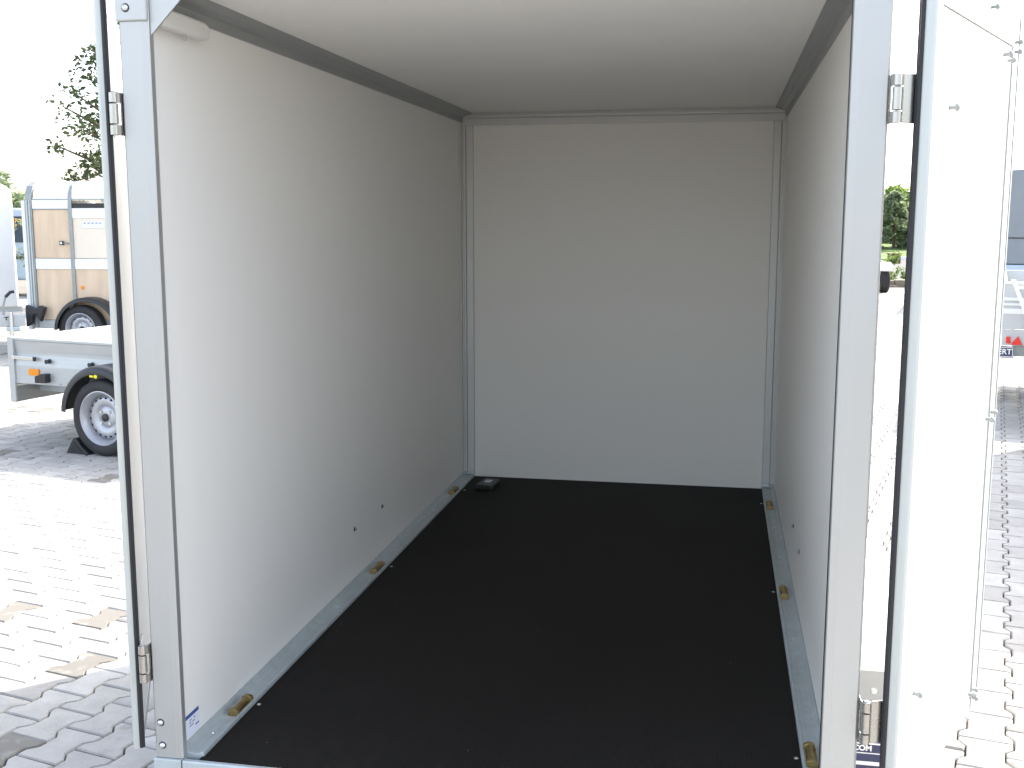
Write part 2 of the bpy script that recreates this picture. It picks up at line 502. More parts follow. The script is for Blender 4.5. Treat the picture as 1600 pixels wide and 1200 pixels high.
# all other stones: one mesh
far_i = np.where(~isn)[0]
def stones_mesh(idx, name, sides):
    nv = len(P_v) if sides else 24
    faces = P_all if sides else P_all[:13]
    c, s_ = np.cos(PAV + jr[idx]), np.sin(PAV + jr[idx])
    V = P_v[:nv]
    X = V[None, :, 0] * c[:, None] - V[None, :, 1] * s_[:, None] + wx[idx][:, None]
    Y = V[None, :, 0] * s_[:, None] + V[None, :, 1] * c[:, None] + wy[idx][:, None]
    Z = np.broadcast_to(V[None, :, 2], X.shape) + jz[idx][:, None]
    co = np.stack([X, Y, Z], -1).reshape(-1, 3)
    lens = np.array([len(f) for f in faces])
    base = np.concatenate([np.array(f) for f in faces])
    loops = (base[None, :] + (np.arange(len(idx)) * nv)[:, None]).ravel()
    me = bpy.data.meshes.new(name)
    me.vertices.add(len(co)); me.vertices.foreach_set('co', co.ravel().astype(np.float32))
    me.loops.add(len(loops)); me.loops.foreach_set('vertex_index', loops.astype(np.int32))
    L_all = np.tile(lens, len(idx))
    me.polygons.add(len(L_all))
    me.polygons.foreach_set('loop_start', np.concatenate([[0], np.cumsum(L_all)[:-1]]).astype(np.int32))
    me.update(calc_edges=True)
    for nm, arr in (('tone', tone), ('stain', stain)):
        at = me.attributes.new(nm, 'FLOAT', 'POINT')
        at.data.foreach_set('value', np.repeat(arr[idx], nv).astype(np.float32))
    me.materials.append(M_paver)
    return me
pave_me = stones_mesh(far_i[dist[far_i] >= 10], 'pavement', False)
pave_o = structure(bpy.data.objects.new('pavement', pave_me)); col.objects.link(pave_o)
fo = bpy.data.objects.new('paver_field', stones_mesh(far_i[dist[far_i] < 10], 'paver_field', True))
col.objects.link(fo); fo.parent = pave_o; fo['kind'] = 'stuff'
variants = []
for k in range(15):
    me = bpy.data.meshes.new('paver')
    me.from_pydata([tuple(p) for p in P_v], [], P_all)
    st = [0.05, 0.1, 0.0, 0.2, 0.12, 0.05, 0.15, 0.08, 0.0, 0.18, 0.1, 0.22, 0.50, 0.75, 0.42][k]
    tn = [0.3, 0.45, 0.6, 0.5, 0.7, 0.85, 0.4, 0.55, 0.65, 0.25, 0.75, 0.5, 0.4, 0.3, 0.55][k]
    for nm, v in (('tone', tn), ('stain', st)):
        at = me.attributes.new(nm, 'FLOAT', 'POINT')
        at.data.foreach_set('value', [v] * len(P_v))
    me.materials.append(M_paver)
    variants.append(me)
for i in near:
    k = rng.randrange(12) if rng.random() > (0.13 if wx[i] < 0 else 0.012) else rng.choice((12, 12, 13, 14))
    o = bpy.data.objects.new('paver', variants[k])
    col.objects.link(o)
    o.parent = pave_o
    o.location = (wx[i], wy[i], jz[i])
    o.rotation_euler = (rng.gauss(0, 0.003), rng.gauss(0, 0.003), PAV + jr[i])

# ------------------------------------------------------------------ the open box trailer
W, L, H1, H2 = 1.30, 2.552, 1.485, 1.524
T = thing('box_trailer', 'open white box trailer seen from behind, empty, dark floor, both rear doors swung back', 'trailer')
ZF = F
MB().box(-0.022, 0.0185, ZF - 0.03, 0, L + 0.02, ZF + 1.58).obj('side_wall', M_panel, T)
MB().box(W, 0.0185, ZF - 0.03, W + 0.022, L + 0.02, ZF + 1.58).obj('side_wall', M_panel, T)
MB().box(0, L, ZF - 0.03, W, L + 0.022, ZF + 1.58).obj('front_wall', M_panel, T)
MB().box(-0.02, 0.03, ZF + H2, W + 0.02, L + 0.02, ZF + H2 + 0.02).obj('roof', M_roof, T)
MB().box(0.044, 0.0065, ZF - 0.018, W - 0.044, L - 0.001, ZF).obj('floor', M_floor, T)
# roof edge profiles (stepped cove between wall and ceiling)
def gutter(side, ga, h1):
    prof = [(-0.002, h1), (0.004, h1), (0.0065, h1 + 0.0195), (0.0095, h1 + 0.0210), (0.0095, h1 + 0.0228), (0.0125, h1 + 0.0235),
            (0.018, h1 + 0.0262), (0.026, h1 + 0.0280), (0.0275, h1 + 0.0300), (0.038, h1 + 0.0335), (ga, H2 - 0.0025), (ga, H2 + 0.003), (-0.002, H2 + 0.003)]
    pr = [((x if side < 0 else W - x), ZF + z) for x, z in prof]
    return MB().prism(pr, 'y', 0.0345, L - 0.0005).obj('roof_profile', M_aludull, T, bevel=0.0008)
gutter(-1, 0.044, H1)
gutter(1, 0.0448, H1 + 0.003)
# front wall trim
MB().prism([(L - 0.001, ZF + H1 - 0.012), (L - 0.006, ZF + H1 - 0.012), (L - 0.006, ZF + H1 + 0.0150), (L - 0.002, ZF + H1 + 0.0150), (L - 0.002, ZF + H1 + 0.0180), (L - 0.014, ZF + H1 + 0.0182),
            (L - 0.014, ZF + H2 - 0.0085), (L - 0.003, ZF + H2 - 0.0080), (L - 0.003, ZF + H2 + 0.002), (L - 0.001, ZF + H2 + 0.002)], 'x', 0.002, W - 0.002).obj('front_top_profile', M_aluwarm, T, bevel=0.0006)
for s in (0, 1):
    prof = [(-0.001, L + 0.001), (-0.001, L - 0.040), (0.004, L - 0.040), (0.004, L - 0.024), (0.0005, L - 0.0235), (0.0005, L - 0.0195), (0.0095, L - 0.0190), (0.0095, L - 0.0120), (0.0165, L - 0.0110),
            (0.0168, L - 0.002), (0.0195, L - 0.002), (0.0198, L - 0.0095), (0.046, L - 0.0065), (0.049, L - 0.0015), (0.049, L + 0.001)]
    pr = [((x if s == 0 else W - x), y) for x, y in prof]
    MB().prism(pr, 'z', ZF + 0.024, ZF + H1 - 0.0125).obj('corner_profile', M_aluwarm, T, bevel=0.0006)
    x0 = 0.0005 if s == 0 else W - 0.050
    MB().prism([(x0, L - 0.002), (x0 + 0.0495, L - 0.002), (x0 + (0.0495 if s == 0 else 0.03), L - 0.012), (x0 + (0.02 if s == 0 else 0.0), L - 0.012), (x0, L - 0.035 if s == 0 else L - 0.012)] if s == 0 else
               [(x0, L - 0.002), (x0 + 0.0495, L - 0.002), (x0 + 0.0495, L - 0.035), (x0 + 0.03, L - 0.012), (x0, L - 0.012)], 'z', ZF + 0.008, ZF + 0.0235).obj('corner_foot', M_galv, T, bevel=0.002)
# galvanised floor rails
for s in (0, 1):
    prof = [(0.0005, -0.03), (0.0005, 0.019), (0.0035, 0.020), (0.006, 0.016), (0.010, 0.0085), (0.014, 0.0062), (0.026, 0.0052), (0.0285, 0.0040), (0.031, 0.0052), (0.0385, 0.0055), (0.042, 0.0085), (0.0475, 0.0085), (0.0482, 0.003), (0.0482, -0.0005), (0.043, -0.0006), (0.043, -0.03)]
    pr = [((x if s == 0 else W - x), ZF + z) for x, z in prof]
    MB().prism(pr, 'y', 0.0182, L - 0.0005).obj('floor_rail', M_galv, T, bevel=0.0007)
# rear sill
MB().prism([(-0.006, ZF - 0.10), (-0.006, ZF - 0.004), (-0.004, ZF - 0.001), (0.004, ZF - 0.001), (0.006, ZF - 0.004), (0.006, ZF - 0.03), (0.034, ZF - 0.03), (0.034, ZF - 0.10)], 'x', 0.0115, W - 0.035).obj('rear_sill', M_galv, T, bevel=0.001)
# frame below the floor, axle, drawbar
for x in (0.12, W - 0.18):
    MB().box(x, 0.05, ZF - 0.16, x + 0.06, L - 0.05, ZF - 0.035).obj('chassis_beam', M_galv, T, bevel=0.004)
MB().box(0.0, 1.215, ZF - 0.25, W, 1.285, ZF - 0.18).obj('axle', M_galv, T, bevel=0.004)
MB().tube([(0.15, L - 0.3, ZF - 0.1), (W / 2, L + 1.2, ZF - 0.1), (W - 0.15, L - 0.3, ZF - 0.1)], 0.035, 8).obj('drawbar', M_galv, T)
# rear posts
def post(xi, xo, sg):
    # xi inner edge, xo outer edge, sg = direction from inner to outer
    w = abs(xo - xi)
    loc = [(0, 0.018), (0, 0.003), (0.0012, 0.0014), (0.0135, 0.0002), (0.0140, 0.0), (w - 0.004, 0), (w, 0.004), (w, 0.018)]
    pr = [(xi + sg * a, b) for a, b in loc]
    return MB().prism(pr, 'z', ZF + 0.0, ZF + 1.60).obj('rear_post', M_alu, T, bevel=0.0006)
post(0.011, -0.050, -1)
post(W - 0.0345, W + 0.0275, 1)
for xa, xb in ((-0.0535, 0.0105), (W - 0.034, W + 0.031)):
    if xa < 0.5:
        MB().box(xa, -0.0045, ZF + 1.453, xb, 0.03, ZF + 1.62).obj('corner_cap', M_alu, T, bevel=0.003)
    MB().box(xa + 0.002, -0.006, ZF - 0.10, xb - 0.002, 0.032, ZF - 0.001).obj('post_foot', M_galv, T, bevel=0.002)
MB().box(0.0112, 0.004, ZF + 1.5275, W - 0.0347, 0.033, ZF + 1.60).obj('header_beam', M_alu, T, bevel=0.001)
MB().prism([(0.0112, ZF + 1.427), (0.0112, ZF + 1.5273), (0.112, ZF + 1.5273)], 'y', 0.006, 0.010).obj('gusset', M_alu, T, bevel=0.0006)
MB().prism([(W - 0.0347, ZF + 1.478), (W - 0.0347, ZF + 1.5273), (W - 0.085, ZF + 1.5273)], 'y', 0.006, 0.010).obj('gusset', M_alu, T, bevel=0.0006)
MB().box(0.0002, 0.0182, ZF + 0.02, 0.0012, 0.0200, ZF + H1).obj('wall_edge_seal', M_rubber, T)
MB().box(W - 0.0342, 0.0035, ZF + 0.02, W - 0.0338 + 0.0012, 0.0365, ZF + H1).obj('wall_edge_seal', M_rubber, T)
for p in ((-0.031, -0.0045, 2.007), (-0.035, 0.0, 0.605), (-0.033, 0.0, 0.556), (W + 0.006, 0, 0.62), (W + 0.006, 0, 0.57)):
    m = MB(); m.lathe([(0.0001, -0.0008), (0.0075, -0.0008), (0.0082, 0)], p, 'y', 20)
    sc = m.obj('post_bolt', M_rubber, T)
    m = MB(); m.lathe([(0.0001, -0.0036), (0.0018, -0.0036), (0.0020, -0.0052), (0.0042, -0.0046), (0.0058, -0.003), (0.0062, -0.0008)], p, 'y', 20)
    m.obj('bolt_head', M_zinc, sc, smooth=True)
# tie-down loops on the rails
for xs in (0, 1):
    for y in (0.235, 1.235, 2.24):
        x = 0.030 if xs == 0 else W - 0.030
        m = MB()
        m.tube([(x, y - 0.030, ZF + 0.011), (x, y - 0.022, ZF + 0.0135), (x, y + 0.022, ZF + 0.0135), (x, y + 0.030, ZF + 0.011)], [0.0085, 0.0065, 0.0065, 0.0085], 12)
        for s in (-1, 1):
            m.prism([(x - 0.0125, ZF + 0.005), (x + 0.0125, ZF + 0.005), (x + 0.0110, ZF + 0.0165), (x + 0.004, ZF + 0.0205), (x - 0.004, ZF + 0.0205), (x - 0.0110, ZF + 0.0165)], 'y', y + s * 0.030, y + s * 0.042)
        lo = m.obj('lashing_loop', M_brass, T, bevel=0.0015)
        MB().box(x - 0.0135, y - 0.044, ZF + 0.004, x + 0.0135, y + 0.044, ZF + 0.0062).obj('loop_plate', M_brass, lo, bevel=0.0006)
# floor and rail screws
for (x, y, z) in [(0.024, 0.108, 0.0062), (0.022, 0.89, 0.0058), (0.022, 1.60, 0.0058), (W - 0.022, 0.888, 0.0058), (W - 0.022, 1.60, 0.0058), (W - 0.022, 1.95, 0.0058), (0.022, 1.95, 0.0058)]:
    m = MB(); dome_screw(m, (x, y, ZF + z), 'z', 0.0048, 0.0028); m.obj('rail_screw', M_zinc, T, smooth=True)
for (x, y) in [(0.058, 0.269), (0.060, 1.287), (0.060, 2.30), (W - 0.058, 0.238), (W - 0.058, 1.267), (W - 0.057, 2.305)]:
    m = MB(); dome_screw(m, (x, y, ZF), 'z', 0.0050, 0.0016); m.obj('floor_screw', M_zinc, T, smooth=True)
# bolts through the walls (mudguard fixings)
for x, sg, pts in ((0.0, '+x', ((1.389, 0.697), (1.115, 0.698))), (W, '-x', ((1.365, 0.707), (1.112, 0.703)))):
    for y, z in pts:
        m = MB(); m.lathe([(0.0001, 0.0012 if sg == '+x' else -0.0012), (0.0065, 0.0012 if sg == '+x' else -0.0012), (0.0075, 0)], (x, y, z), 'x', 14)
        b_ = m.obj('wall_bolt', M_hole, T)
        m = MB(); d_ = 1 if sg == '+x' else -1
        m.tube([(x + 0.001 * d_, y, z), (x + 0.006 * d_, y, z)], 0.0035, 8); m.obj('bolt_end', M_hgrey, b_)
# interior lamp
lamp_b = MB().box(0.0005, 0.015, ZF + H1 - 0.036, 0.010, 0.205, ZF + H1 - 0.004).obj('lamp', M_whiteplastic, T, bevel=0.004)
pts = []
lens = MB().prism([(0.02, ZF + H1 - 0.0385), (0.190, ZF + H1 - 0.0385), (0.206, ZF + H1 - 0.034), (0.212, ZF + H1 - 0.021), (0.206, ZF + H1 - 0.008), (0.190, ZF + H1 - 0.003), (0.02, ZF + H1 - 0.003)], 'x', 0.010, 0.034)
lens.obj('lamp_cover', M_whiteplastic, lamp_b, bevel=0.009, smooth=True, seg=4)
m = MB(); m.tube([(0.022, 0.115, ZF + H1 - 0.038), (0.023, 0.118, ZF + H1 - 0.050)], [0.0032, 0.0024], 10); m.obj('lamp_switch', M_aludull, lamp_b)
# sticker on the left wall
st = MB().box(0.0003, 0.036, ZF + 0.005 + 0.018, 0.0007, 0.094, ZF + 0.072).obj('sticker', M_sticker, T)
st['label'] = 'small white sticker with blue band low on the wall'
MB().box(0.0007, 0.0365, ZF + 0.0635, 0.0010, 0.0938, ZF + 0.0720).obj('sticker_band', M_blue, st)
for y0, y1, z in ((0.052, 0.064, 0.055), (0.070, 0.078, 0.0555), (0.052, 0.060, 0.049), (0.064, 0.076, 0.0485), (0.052, 0.070, 0.0425), (0.078, 0.093, 0.036)):
    MB().box(0.0007, y0, ZF + z, 0.0010, y1, ZF + z + 0.0032).obj('sticker_print', M_greyprint if z > 0.04 else M_blue, st)

# doors: built in their own frame, u along the door from the hinge, v = outward from outer to inner face
def door(name_label, Q, a, mirror, t, wd, fs=0.024, ft=0.028):
    """Q hinge edge (outer corner), a = lean from +Y in degrees (positive to +X)."""
    z0, z1 = ZF + 0.016, ZF + 1.505
    u = Vector((math.sin(R(a)), math.cos(R(a)), 0))
    v = Vector((u.y, -u.x, 0)) * (1 if not mirror else -1)       # outer face -> inner face
    mtx = Matrix(((u.x, v.x, 0, Q[0]), (u.y, v.y, 0, Q[1]), (0, 0, 1, 0), (0, 0, 0, 1)))
    d = MB().box(0.0325, 0.002, z0 + 0.0305, wd - fs - 0.0028, t - 0.0015, z1 - ft - 0.0028).obj('door', M_panel, T, matrix=mtx)
    d['label'] = name_label
    # frame profiles
    MB().prism([(0.0, 0.006), (0.002, 0.006), (0.002, 0.0), (0.030, 0.0), (0.030, 0.0018), (0.0282, 0.0018), (0.0282, t - 0.0013), (0.030, t - 0.0013), (0.030, t), (0.004, t), (0.0, t - 0.004)], 'z', z0, z1).obj('hinge_stile', M_edge, d, bevel=0.0007)
    MB().box(wd - fs + 0.0002, 0.0, z0, wd, t, z1).obj('lock_stile', M_edge, d, bevel=0.0015)
    MB().box(0.0302, 0.0, z0, wd - fs, t, z0 + 0.0278).obj('bottom_rail', M_edge, d, bevel=0.001)
    MB().box(0.0302, 0.0, z1 - ft + 0.0002, wd - fs, t, z1).obj('top_rail', M_edge, d, bevel=0.001)
    # rubber seal along the hinge edge: two lips
    MB().prism([(0.0018, -0.004), (0.0018, 0.0058), (-0.003, 0.0065), (-0.0052, 0.004), (-0.0052, 0.0015), (-0.003, -0.0005), (-0.001, -0.004)], 'z', z0 + 0.002, z1 + 0.004).obj('door_seal', M_rubber, d, bevel=0.0006)
    MB().prism([(wd + 0.0002, 0.004), (wd + 0.006, 0.006), (wd + 0.006, 0.009), (wd + 0.0002, 0.012)], 'z', z0, z1).obj('door_seal', M_rubber, d)
    return d, mtx, z0, z1
QR, aR = (1.3705, -0.004), 24.7
dR, mR, zd0, zd1 = door('right rear door swung open, white inner face in full sun', QR, aR, False, 0.025, 0.628, 0.060, 0.068)
QL, aL = (-0.0765, 0.0), -26.3
dL, mL, _, _ = door('left rear door folded back, only its edge shows', QL, aL, True, 0.019, 0.655)
ti = 0.025
def on_door(u_, z, name, r=0.006, h=0.004, mat=M_zinc, d=dR, v=ti - 0.0015):
    m = MB(); m.tube([(u_, v - 0.001, z), (u_, v + h, z)], r * 0.55, 10); dome_screw(m, (u_, v + h, z), '+y', r, h * 0.5)
    m.lathe([(r, 0), (r * 0.9, -0.002), (r * 0.5, -0.002)], (u_, v + h, z), 'y', 14); return m.obj(name, mat, d, smooth=True)
for (u_, z) in ((0.111, 1.809), (0.093, 0.761), (0.553, 0.590), (0.497, 1.942), (0.545, 1.205), (0.12, 2.006)):
    on_door(u_, z, 'door_screw', 0.0075, 0.012, M_hgrey)
for (u_, z) in ((0.574, 0.594), (0.580, 0.572), (0.578, 1.215), (0.535, 1.935), (0.590, 1.977), (0.590, 1.958), (0.365, 2.012)):
    on_door(u_, z, 'lock_screw', 0.006, 0.010, M_hgrey, dR, ti)
MB().box(0.5685, ti + 0.0002, zd0, 0.5735, ti + 0.0018, zd1 - 0.0685).obj('stile_lip', M_edge, dR, bevel=0.0008)
MB().box(0.6215, ti + 0.0002, zd0, 0.6265, ti + 0.0024, zd1).obj('stile_lip', M_edge, dR, bevel=0.0008)
# lock rod and lever on the outer face, peeking past the free edge
lever = MB().box(0.605, -0.030, 1.26, 0.648, -0.012, 1.365).obj('lock_lever', M_lever, dR, bevel=0.004)
MB().tube([(0.60, -0.018, ZF + 0.02), (0.60, -0.018, zd1 - 0.02)], 0.011, 12).obj('lock_rod', M_zinc, dR, smooth=True)
MB().box(0.628, -0.028, 1.222, 0.648, -0.010, 1.245).obj('lever_catch', M_whiteplastic, dR, bevel=0.003)
MB().tube([(0.60, 0.0, ZF + 0.02), (0.60, -0.018, ZF + 0.02)], 0.008, 8).obj('rod_bracket', M_zinc, dR)
MB().tube([(0.62, -0.016, ZF + 0.02), (0.62, -0.016, zd1 - 0.02)], 0.011, 12).obj('lock_rod', M_zinc, dL, smooth=True)

def hinge(zc, side):
    """Stainless hinge: three knuckles, a leaf on the post's flank, a leaf to the door edge."""
    if side < 0:
        bx, by, px_, qx, qy = -0.0615, -0.010, -0.0503, QL[0], QL[1]
    else:
        bx, by, px_, qx, qy = W + 0.0385, -0.010, W + 0.0278, QR[0], QR[1]
    z0, z1 = zc - 0.0395, zc + 0.0395
    r = 0.0082
    s = -1 if side < 0 else 1
    m = MB()
    k1, k2 = z0 + 0.020, z1 - 0.020
    h = None
    for a, b in ((z0, k1 - 0.0006), (k1 + 0.0006, k2 - 0.0006), (k2 + 0.0006, z1)):
        m2 = MB(); m2.lathe([(0.0001, a - zc), (r * 0.8, a - zc), (r, a - zc + 0.001), (r, b - zc - 0.001), (r * 0.8, b - zc), (0.0001, b - zc)], (bx, by, zc), 'z', 22)
        kn = m2.obj('hinge' if h is None else 'knuckle', M_steel, T if h is None else h, smooth=True)
        if h is None:
            h = kn
    # pin head
    m2 = MB(); m2.lathe([(0.0001, 0.0415), (0.004, 0.041), (0.0048, 0.0395)], (bx, by, zc), 'z', 14); m2.obj('hinge_pin', M_steel, h, smooth=True)
    # post leaf
    for a, b in ((z0, k1 - 0.001), (k2 + 0.001, z1)):
        MB().prism([(bx - s * r * 0.2, by - r * 0.95), (bx - s * r * 0.95, by - r * 0.2), (px_ + s * 0.0005, by + 0.004), (px_ + s * 0.0005, 0.0175), (px_ + s * 0.0028, 0.0175), (px_ + s * 0.0028, by + 0.008), (bx, by)], 'z', a, b).obj('post_leaf', M_steel, h, bevel=0.0005)
    MB().box(min(px_ + s * 0.0005, px_ + s * 0.0028), 0.0, k1 - 0.001, max(px_ + s * 0.0005, px_ + s * 0.0028), 0.0175, k2 + 0.001).obj('post_leaf', M_steel, h)
    # door leaf
    dv = Vector((qx - bx - s * 0.000, qy - by, 0))
    nrm = Vector((-dv.y, dv.x, 0)).normalized() * 0.0012
    uu = Vector((math.sin(R(aR if side > 0 else aL)), math.cos(R(aR if side > 0 else aL)), 0))
    p1 = Vector((bx, by, 0)) + Vector((s * r * 0.6, 0.002, 0)); p2 = Vector((qx, qy, 0)) + Vector((-s * 0.003, 0.006, 0)); p3 = p2 + uu * 0.045
    poly = [p1 + nrm, p2 + nrm, p3 + nrm, p3 - nrm, p2 - nrm, p1 - nrm]
    MB().prism([(p.x, p.y) for p in poly], 'z', k1 + 0.001, k2 - 0.001).obj('door_leaf', M_steel, h, bevel=0.0004)
    p1b = p1 + (p2 - p1) * 0.18
    poly = [p1b + nrm, p2 + nrm, p3 + nrm, p3 - nrm, p2 - nrm, p1b - nrm]
    nrm2 = nrm * 1.6
    poly = [p1b + nrm2, p2 + nrm2, p3 + nrm2, p3 - nrm2, p2 - nrm2, p1b - nrm2]
    MB().prism([(p.x, p.y) for p in poly], 'z', z0, z1).obj('door_leaf', M_steel, h, bevel=0.0004)
for side in (-1, 1):
    for zc in (1.816, 0.733):
        hinge(zc, side)

# right and left wheels with white mudguards, mud flap
def wheel(parent, mtx, r, w, axis_out, rim_r, bolts=4, holes=16, hub_mat=M_plastic):
    """Steel wheel in the parent's frame, axle along local y; axis_out = -1 faces -y, +1 faces +y."""
    s = axis_out
    c = (0, 0, 0)
    rr = rim_r
    y = lambda d: d * s
    m = MB(); m.lathe([(0.0001, y(w * 0.14)), (rr * 0.18, y(w * 0.14)), (rr * 0.30, y(w * 0.12)), (rr * 0.40, y(w * 0.05)), (rr * 0.50, y(w * 0.13)), (rr * 0.66, y(w * 0.16)), (rr * 0.78, y(w * 0.10)), (rr * 0.84, y(-w * 0.02)), (rr * 0.86, y(-w * 0.05))], c, 'y', 48)
    wh = m.obj('wheel', M_rim, parent, smooth=True, matrix=mtx)
    m = MB(); m.lathe([(rr * 0.80, y(-w * 0.25)), (rr * 0.85, y(w * 0.05)), (rr * 0.88, y(w * 0.30)), (rr * 0.96, y(w * 0.40)), (rr, y(w * 0.46)), (rr * 1.03, y(w * 0.45)), (rr * 1.02, y(w * 0.36)), (rr * 0.97, y(-w * 0.3))], c, 'y', 48)
    m.obj('rim', M_rim, wh, smooth=True)
    m = MB(); m.lathe([(rr * 0.95, y(-w * 0.46)), (rr * 0.99, y(w * 0.36)), (rr * 1.05, y(w * 0.45)), (rr * 1.14, y(w * 0.50)), (rr + (r - rr) * 0.62, y(w * 0.49)), (r * 0.955, y(w * 0.42)), (r * 0.985, y(w * 0.36)), (r, y(w * 0.22)), (r, y(0.02 * w)), (r * 0.99, y(0.0)), (r, y(-0.02 * w)), (r, y(-w * 0.22)), (r * 0.985, y(-w * 0.38)), (r * 0.94, y(-w * 0.46)), (rr * 1.1, y(-w * 0.5)), (rr * 0.95, y(-w * 0.46))], c, 'y', 56)
    m.obj('tyre', M_tyre, wh, smooth=True)
    m = MB(); m.lathe([(0.0001, y(w * 0.26)), (rr * 0.12, y(w * 0.25)), (rr * 0.15, y(w * 0.22)), (rr * 0.15, y(w * 0.12))], c, 'y', 20)
    m.obj('hub_cap', hub_mat, wh, smooth=True)
    for k in range(bolts):
        t = 2 * math.pi * (k + 0.5) / bolts
        p = (c[0] + rr * 0.29 * math.cos(t), c[1], c[2] + rr * 0.29 * math.sin(t))
        m = MB(); m.tube([(p[0], c[1] + y(w * 0.08), p[2]), (p[0], c[1] + y(w * 0.19), p[2])], [rr * 0.075, rr * 0.055], 6)
        m.obj('wheel_bolt', M_zinc, wh)
    for k in range(holes):
        t = 2 * math.pi * (k + 0.3) / holes
        m = MB(); p = (c[0] + rr * 0.72 * math.cos(t), c[2] + rr * 0.72 * math.sin(t))
        m.tube([(p[0], c[1] + y(w * 0.10), p[1]), (p[0], c[1] + y(w * 0.142), p[1])], rr * 0.052, 9)
        m.obj('wheel_hole', M_hole, wh)
    return wh
def mudguard(parent, mtx, r_in, r_out, y0, y1, a0, a1, mat, lip=0.05, name='mudguard'):
    """Arched strip round a wheel; y1 is the outer side, with a rolled lip."""
    m = MB()
    n = 20
    c = (0, 0, 0)
    s = 1 if y1 > y0 else -1
    prof = [(r_in, y0), (r_out, y0), (r_out, y1 - s * 0.03), (r_out - 0.008, y1 - s * 0.010), (r_out - 0.022, y1), (r_out - 0.022 - lip, y1), (r_out - 0.022 - lip, y1 - s * 0.004), (r_out - 0.026, y1 - s * 0.006), (r_in, y1 - s * 0.025)]
    k = len(prof)
    vs, fs = [], []
    for i in range(n + 1):
        t = R(a0 + (a1 - a0) * i / n)
        for r, y in prof:
            vs.append((c[0] + r * math.cos(t), y, c[2] + r * math.sin(t)))
    for i in range(n):
        for j in range(k):
            fs.append((i * k + j, i * k + (j + 1) % k, (i + 1) * k + (j + 1) % k, (i + 1) * k + j))
    fs.append(tuple(range(k))); fs.append(tuple(n * k + j for j in range(k)))
    m.add(vs, fs)
    return m.obj(name, mat, parent, smooth=True, matrix=mtx)
TR = Matrix.Translation
RZ = lambda d: Matrix.Rotation(R(d), 4, 'Z')
AX = 1.25
for sg in (1, -1):
    base = TR((W + 0.024, AX, 0)) @ RZ(90) if sg > 0 else TR((-0.024, AX, 0)) @ RZ(-90)
    wheel(T, base @ TR((0, -0.115, 0.27)), 0.27, 0.15, -1, 0.178)
    mg = mudguard(T, base @ TR((0, 0, 0.335)), 0.362, 0.367, 0.0, -0.215, 8, 172, M_white, 0.03)
    if sg > 0:
        # flange and mud flap behind the wheel: x across, facing the camera (-y)
        fl = MB().box(W + 0.024, 0.872, 0.375, W + 0.245, 0.878, 0.470).obj('mudguard_flange', M_aludull, T, bevel=0.001)
        m = MB(); dome_screw(m, (W + 0.182, 0.872, 0.415), '-y', 0.009, 0.004); m.obj('flange_screw', M_zinc, fl, smooth=True)
        fp = MB().box(W + 0.020, 0.880, 0.10, W + 0.255, 0.886, 0.3935).obj('mud_flap', M_lever, T)
        fp['label'] = 'dark mud flap with white lettering'
        for z0, z1 in ((0.3880, 0.3932), (0.2640, 0.2680), (0.2380, 0.2405), (0.206, 0.216)):
            MB().box(W + 0.022, 0.8788, z0, W + 0.253, 0.8798, z1).obj('flap_stripe', M_white, fp)
        text_part('flap_lettering', 'ERT.COM', 0.0205, M_white, fp, TR((W + 0.142, 0.8790, 0.2525)) @ Matrix.Rotation(R(90), 4, 'X'), 0.0003, 0.0008)
        MB().box(W + 0.176, 0.8788, 0.180, W + 0.250, 0.8798, 0.198).obj('flap_emblem', M_orange, fp)

# little black device lying on the floor by the front wall
bx = thing('device_box', 'small flat black box with pale label on the dark floor by the front wall', 'box', (0.142, 2.375, ZF), R(-8))
MB().prism([(-0.036, 0.0006), (0.036, 0.0006), (0.036, 0.016), (0.031, 0.021), (-0.031, 0.021), (-0.036, 0.016)], 'y', -0.062, 0.062).obj('case', M_plastic, bx, bevel=0.003)
MB().box(-0.014, -0.012, 0.0212, 0.012, 0.030, 0.0218).obj('paper_label', M_sticker, bx)
MB().box(-0.010, 0.010, 0.0219, 0.008, 0.016, 0.0222).obj('label_print', M_greyprint, bx)

# ------------------------------------------------------------------ low flatbed trailer on the left
FA = math.degrees(math.atan2(-0.23, 0.973))
U = thing('flatbed_trailer', 'low open silver trailer with black mudguard parked left of the box trailer', 'trailer', (-3.109, 5.008, 0), R(FA))
S0, S1, WY = -0.945, 1.15, 1.26        # tail end, front end, width
zt, zb = 0.768, 0.432
# near side board: folded sheet with a crease and a rolled top
MB().prism([(0.000, zb), (0.0, 0.565), (0.012, 0.645), (0.012, 0.665), (0.002, 0.745), (-0.006, 0.752), (-0.006, zt), (0.028, zt), (0.028, zb)], 'x', S0 + 0.002, S1).obj('side_board', M_bed, U, bevel=0.002)
MB().prism([(WY, zb), (WY, zt), (WY - 0.03, zt), (WY - 0.03, zb)], 'x', S0 + 0.002, S1).obj('side_board', M_bed, U, bevel=0.002)
tb = MB().box(S0 - 0.030, 0.004, 0.445, S0 - 0.002, WY - 0.004, zt + 0.002).obj('tailboard', M_bed, U, bevel=0.002)
MB().box(S1 - 0.03, 0.029, 0.445, S1 - 0.001, WY - 0.031, zt - 0.002).obj('front_board', M_bed, U, bevel=0.002)
MB().prism([(S0 - 0.050, -0.012), (S0 + 0.006, -0.012), (S0 + 0.006, 0.003), (S0 - 0.036, 0.003), (S0 - 0.036, 0.05), (S0 - 0.050, 0.05)], 'z', 0.288, zt + 0.004).obj('corner_post', M_bed, U, bevel=0.002)
MB().prism([(S0 - 0.050, WY + 0.012), (S0 + 0.006, WY + 0.012), (S0 + 0.006, WY - 0.0), (S0 - 0.050, WY - 0.04)], 'z', 0.288, zt + 0.004).obj('corner_post', M_bed, U, bevel=0.002)
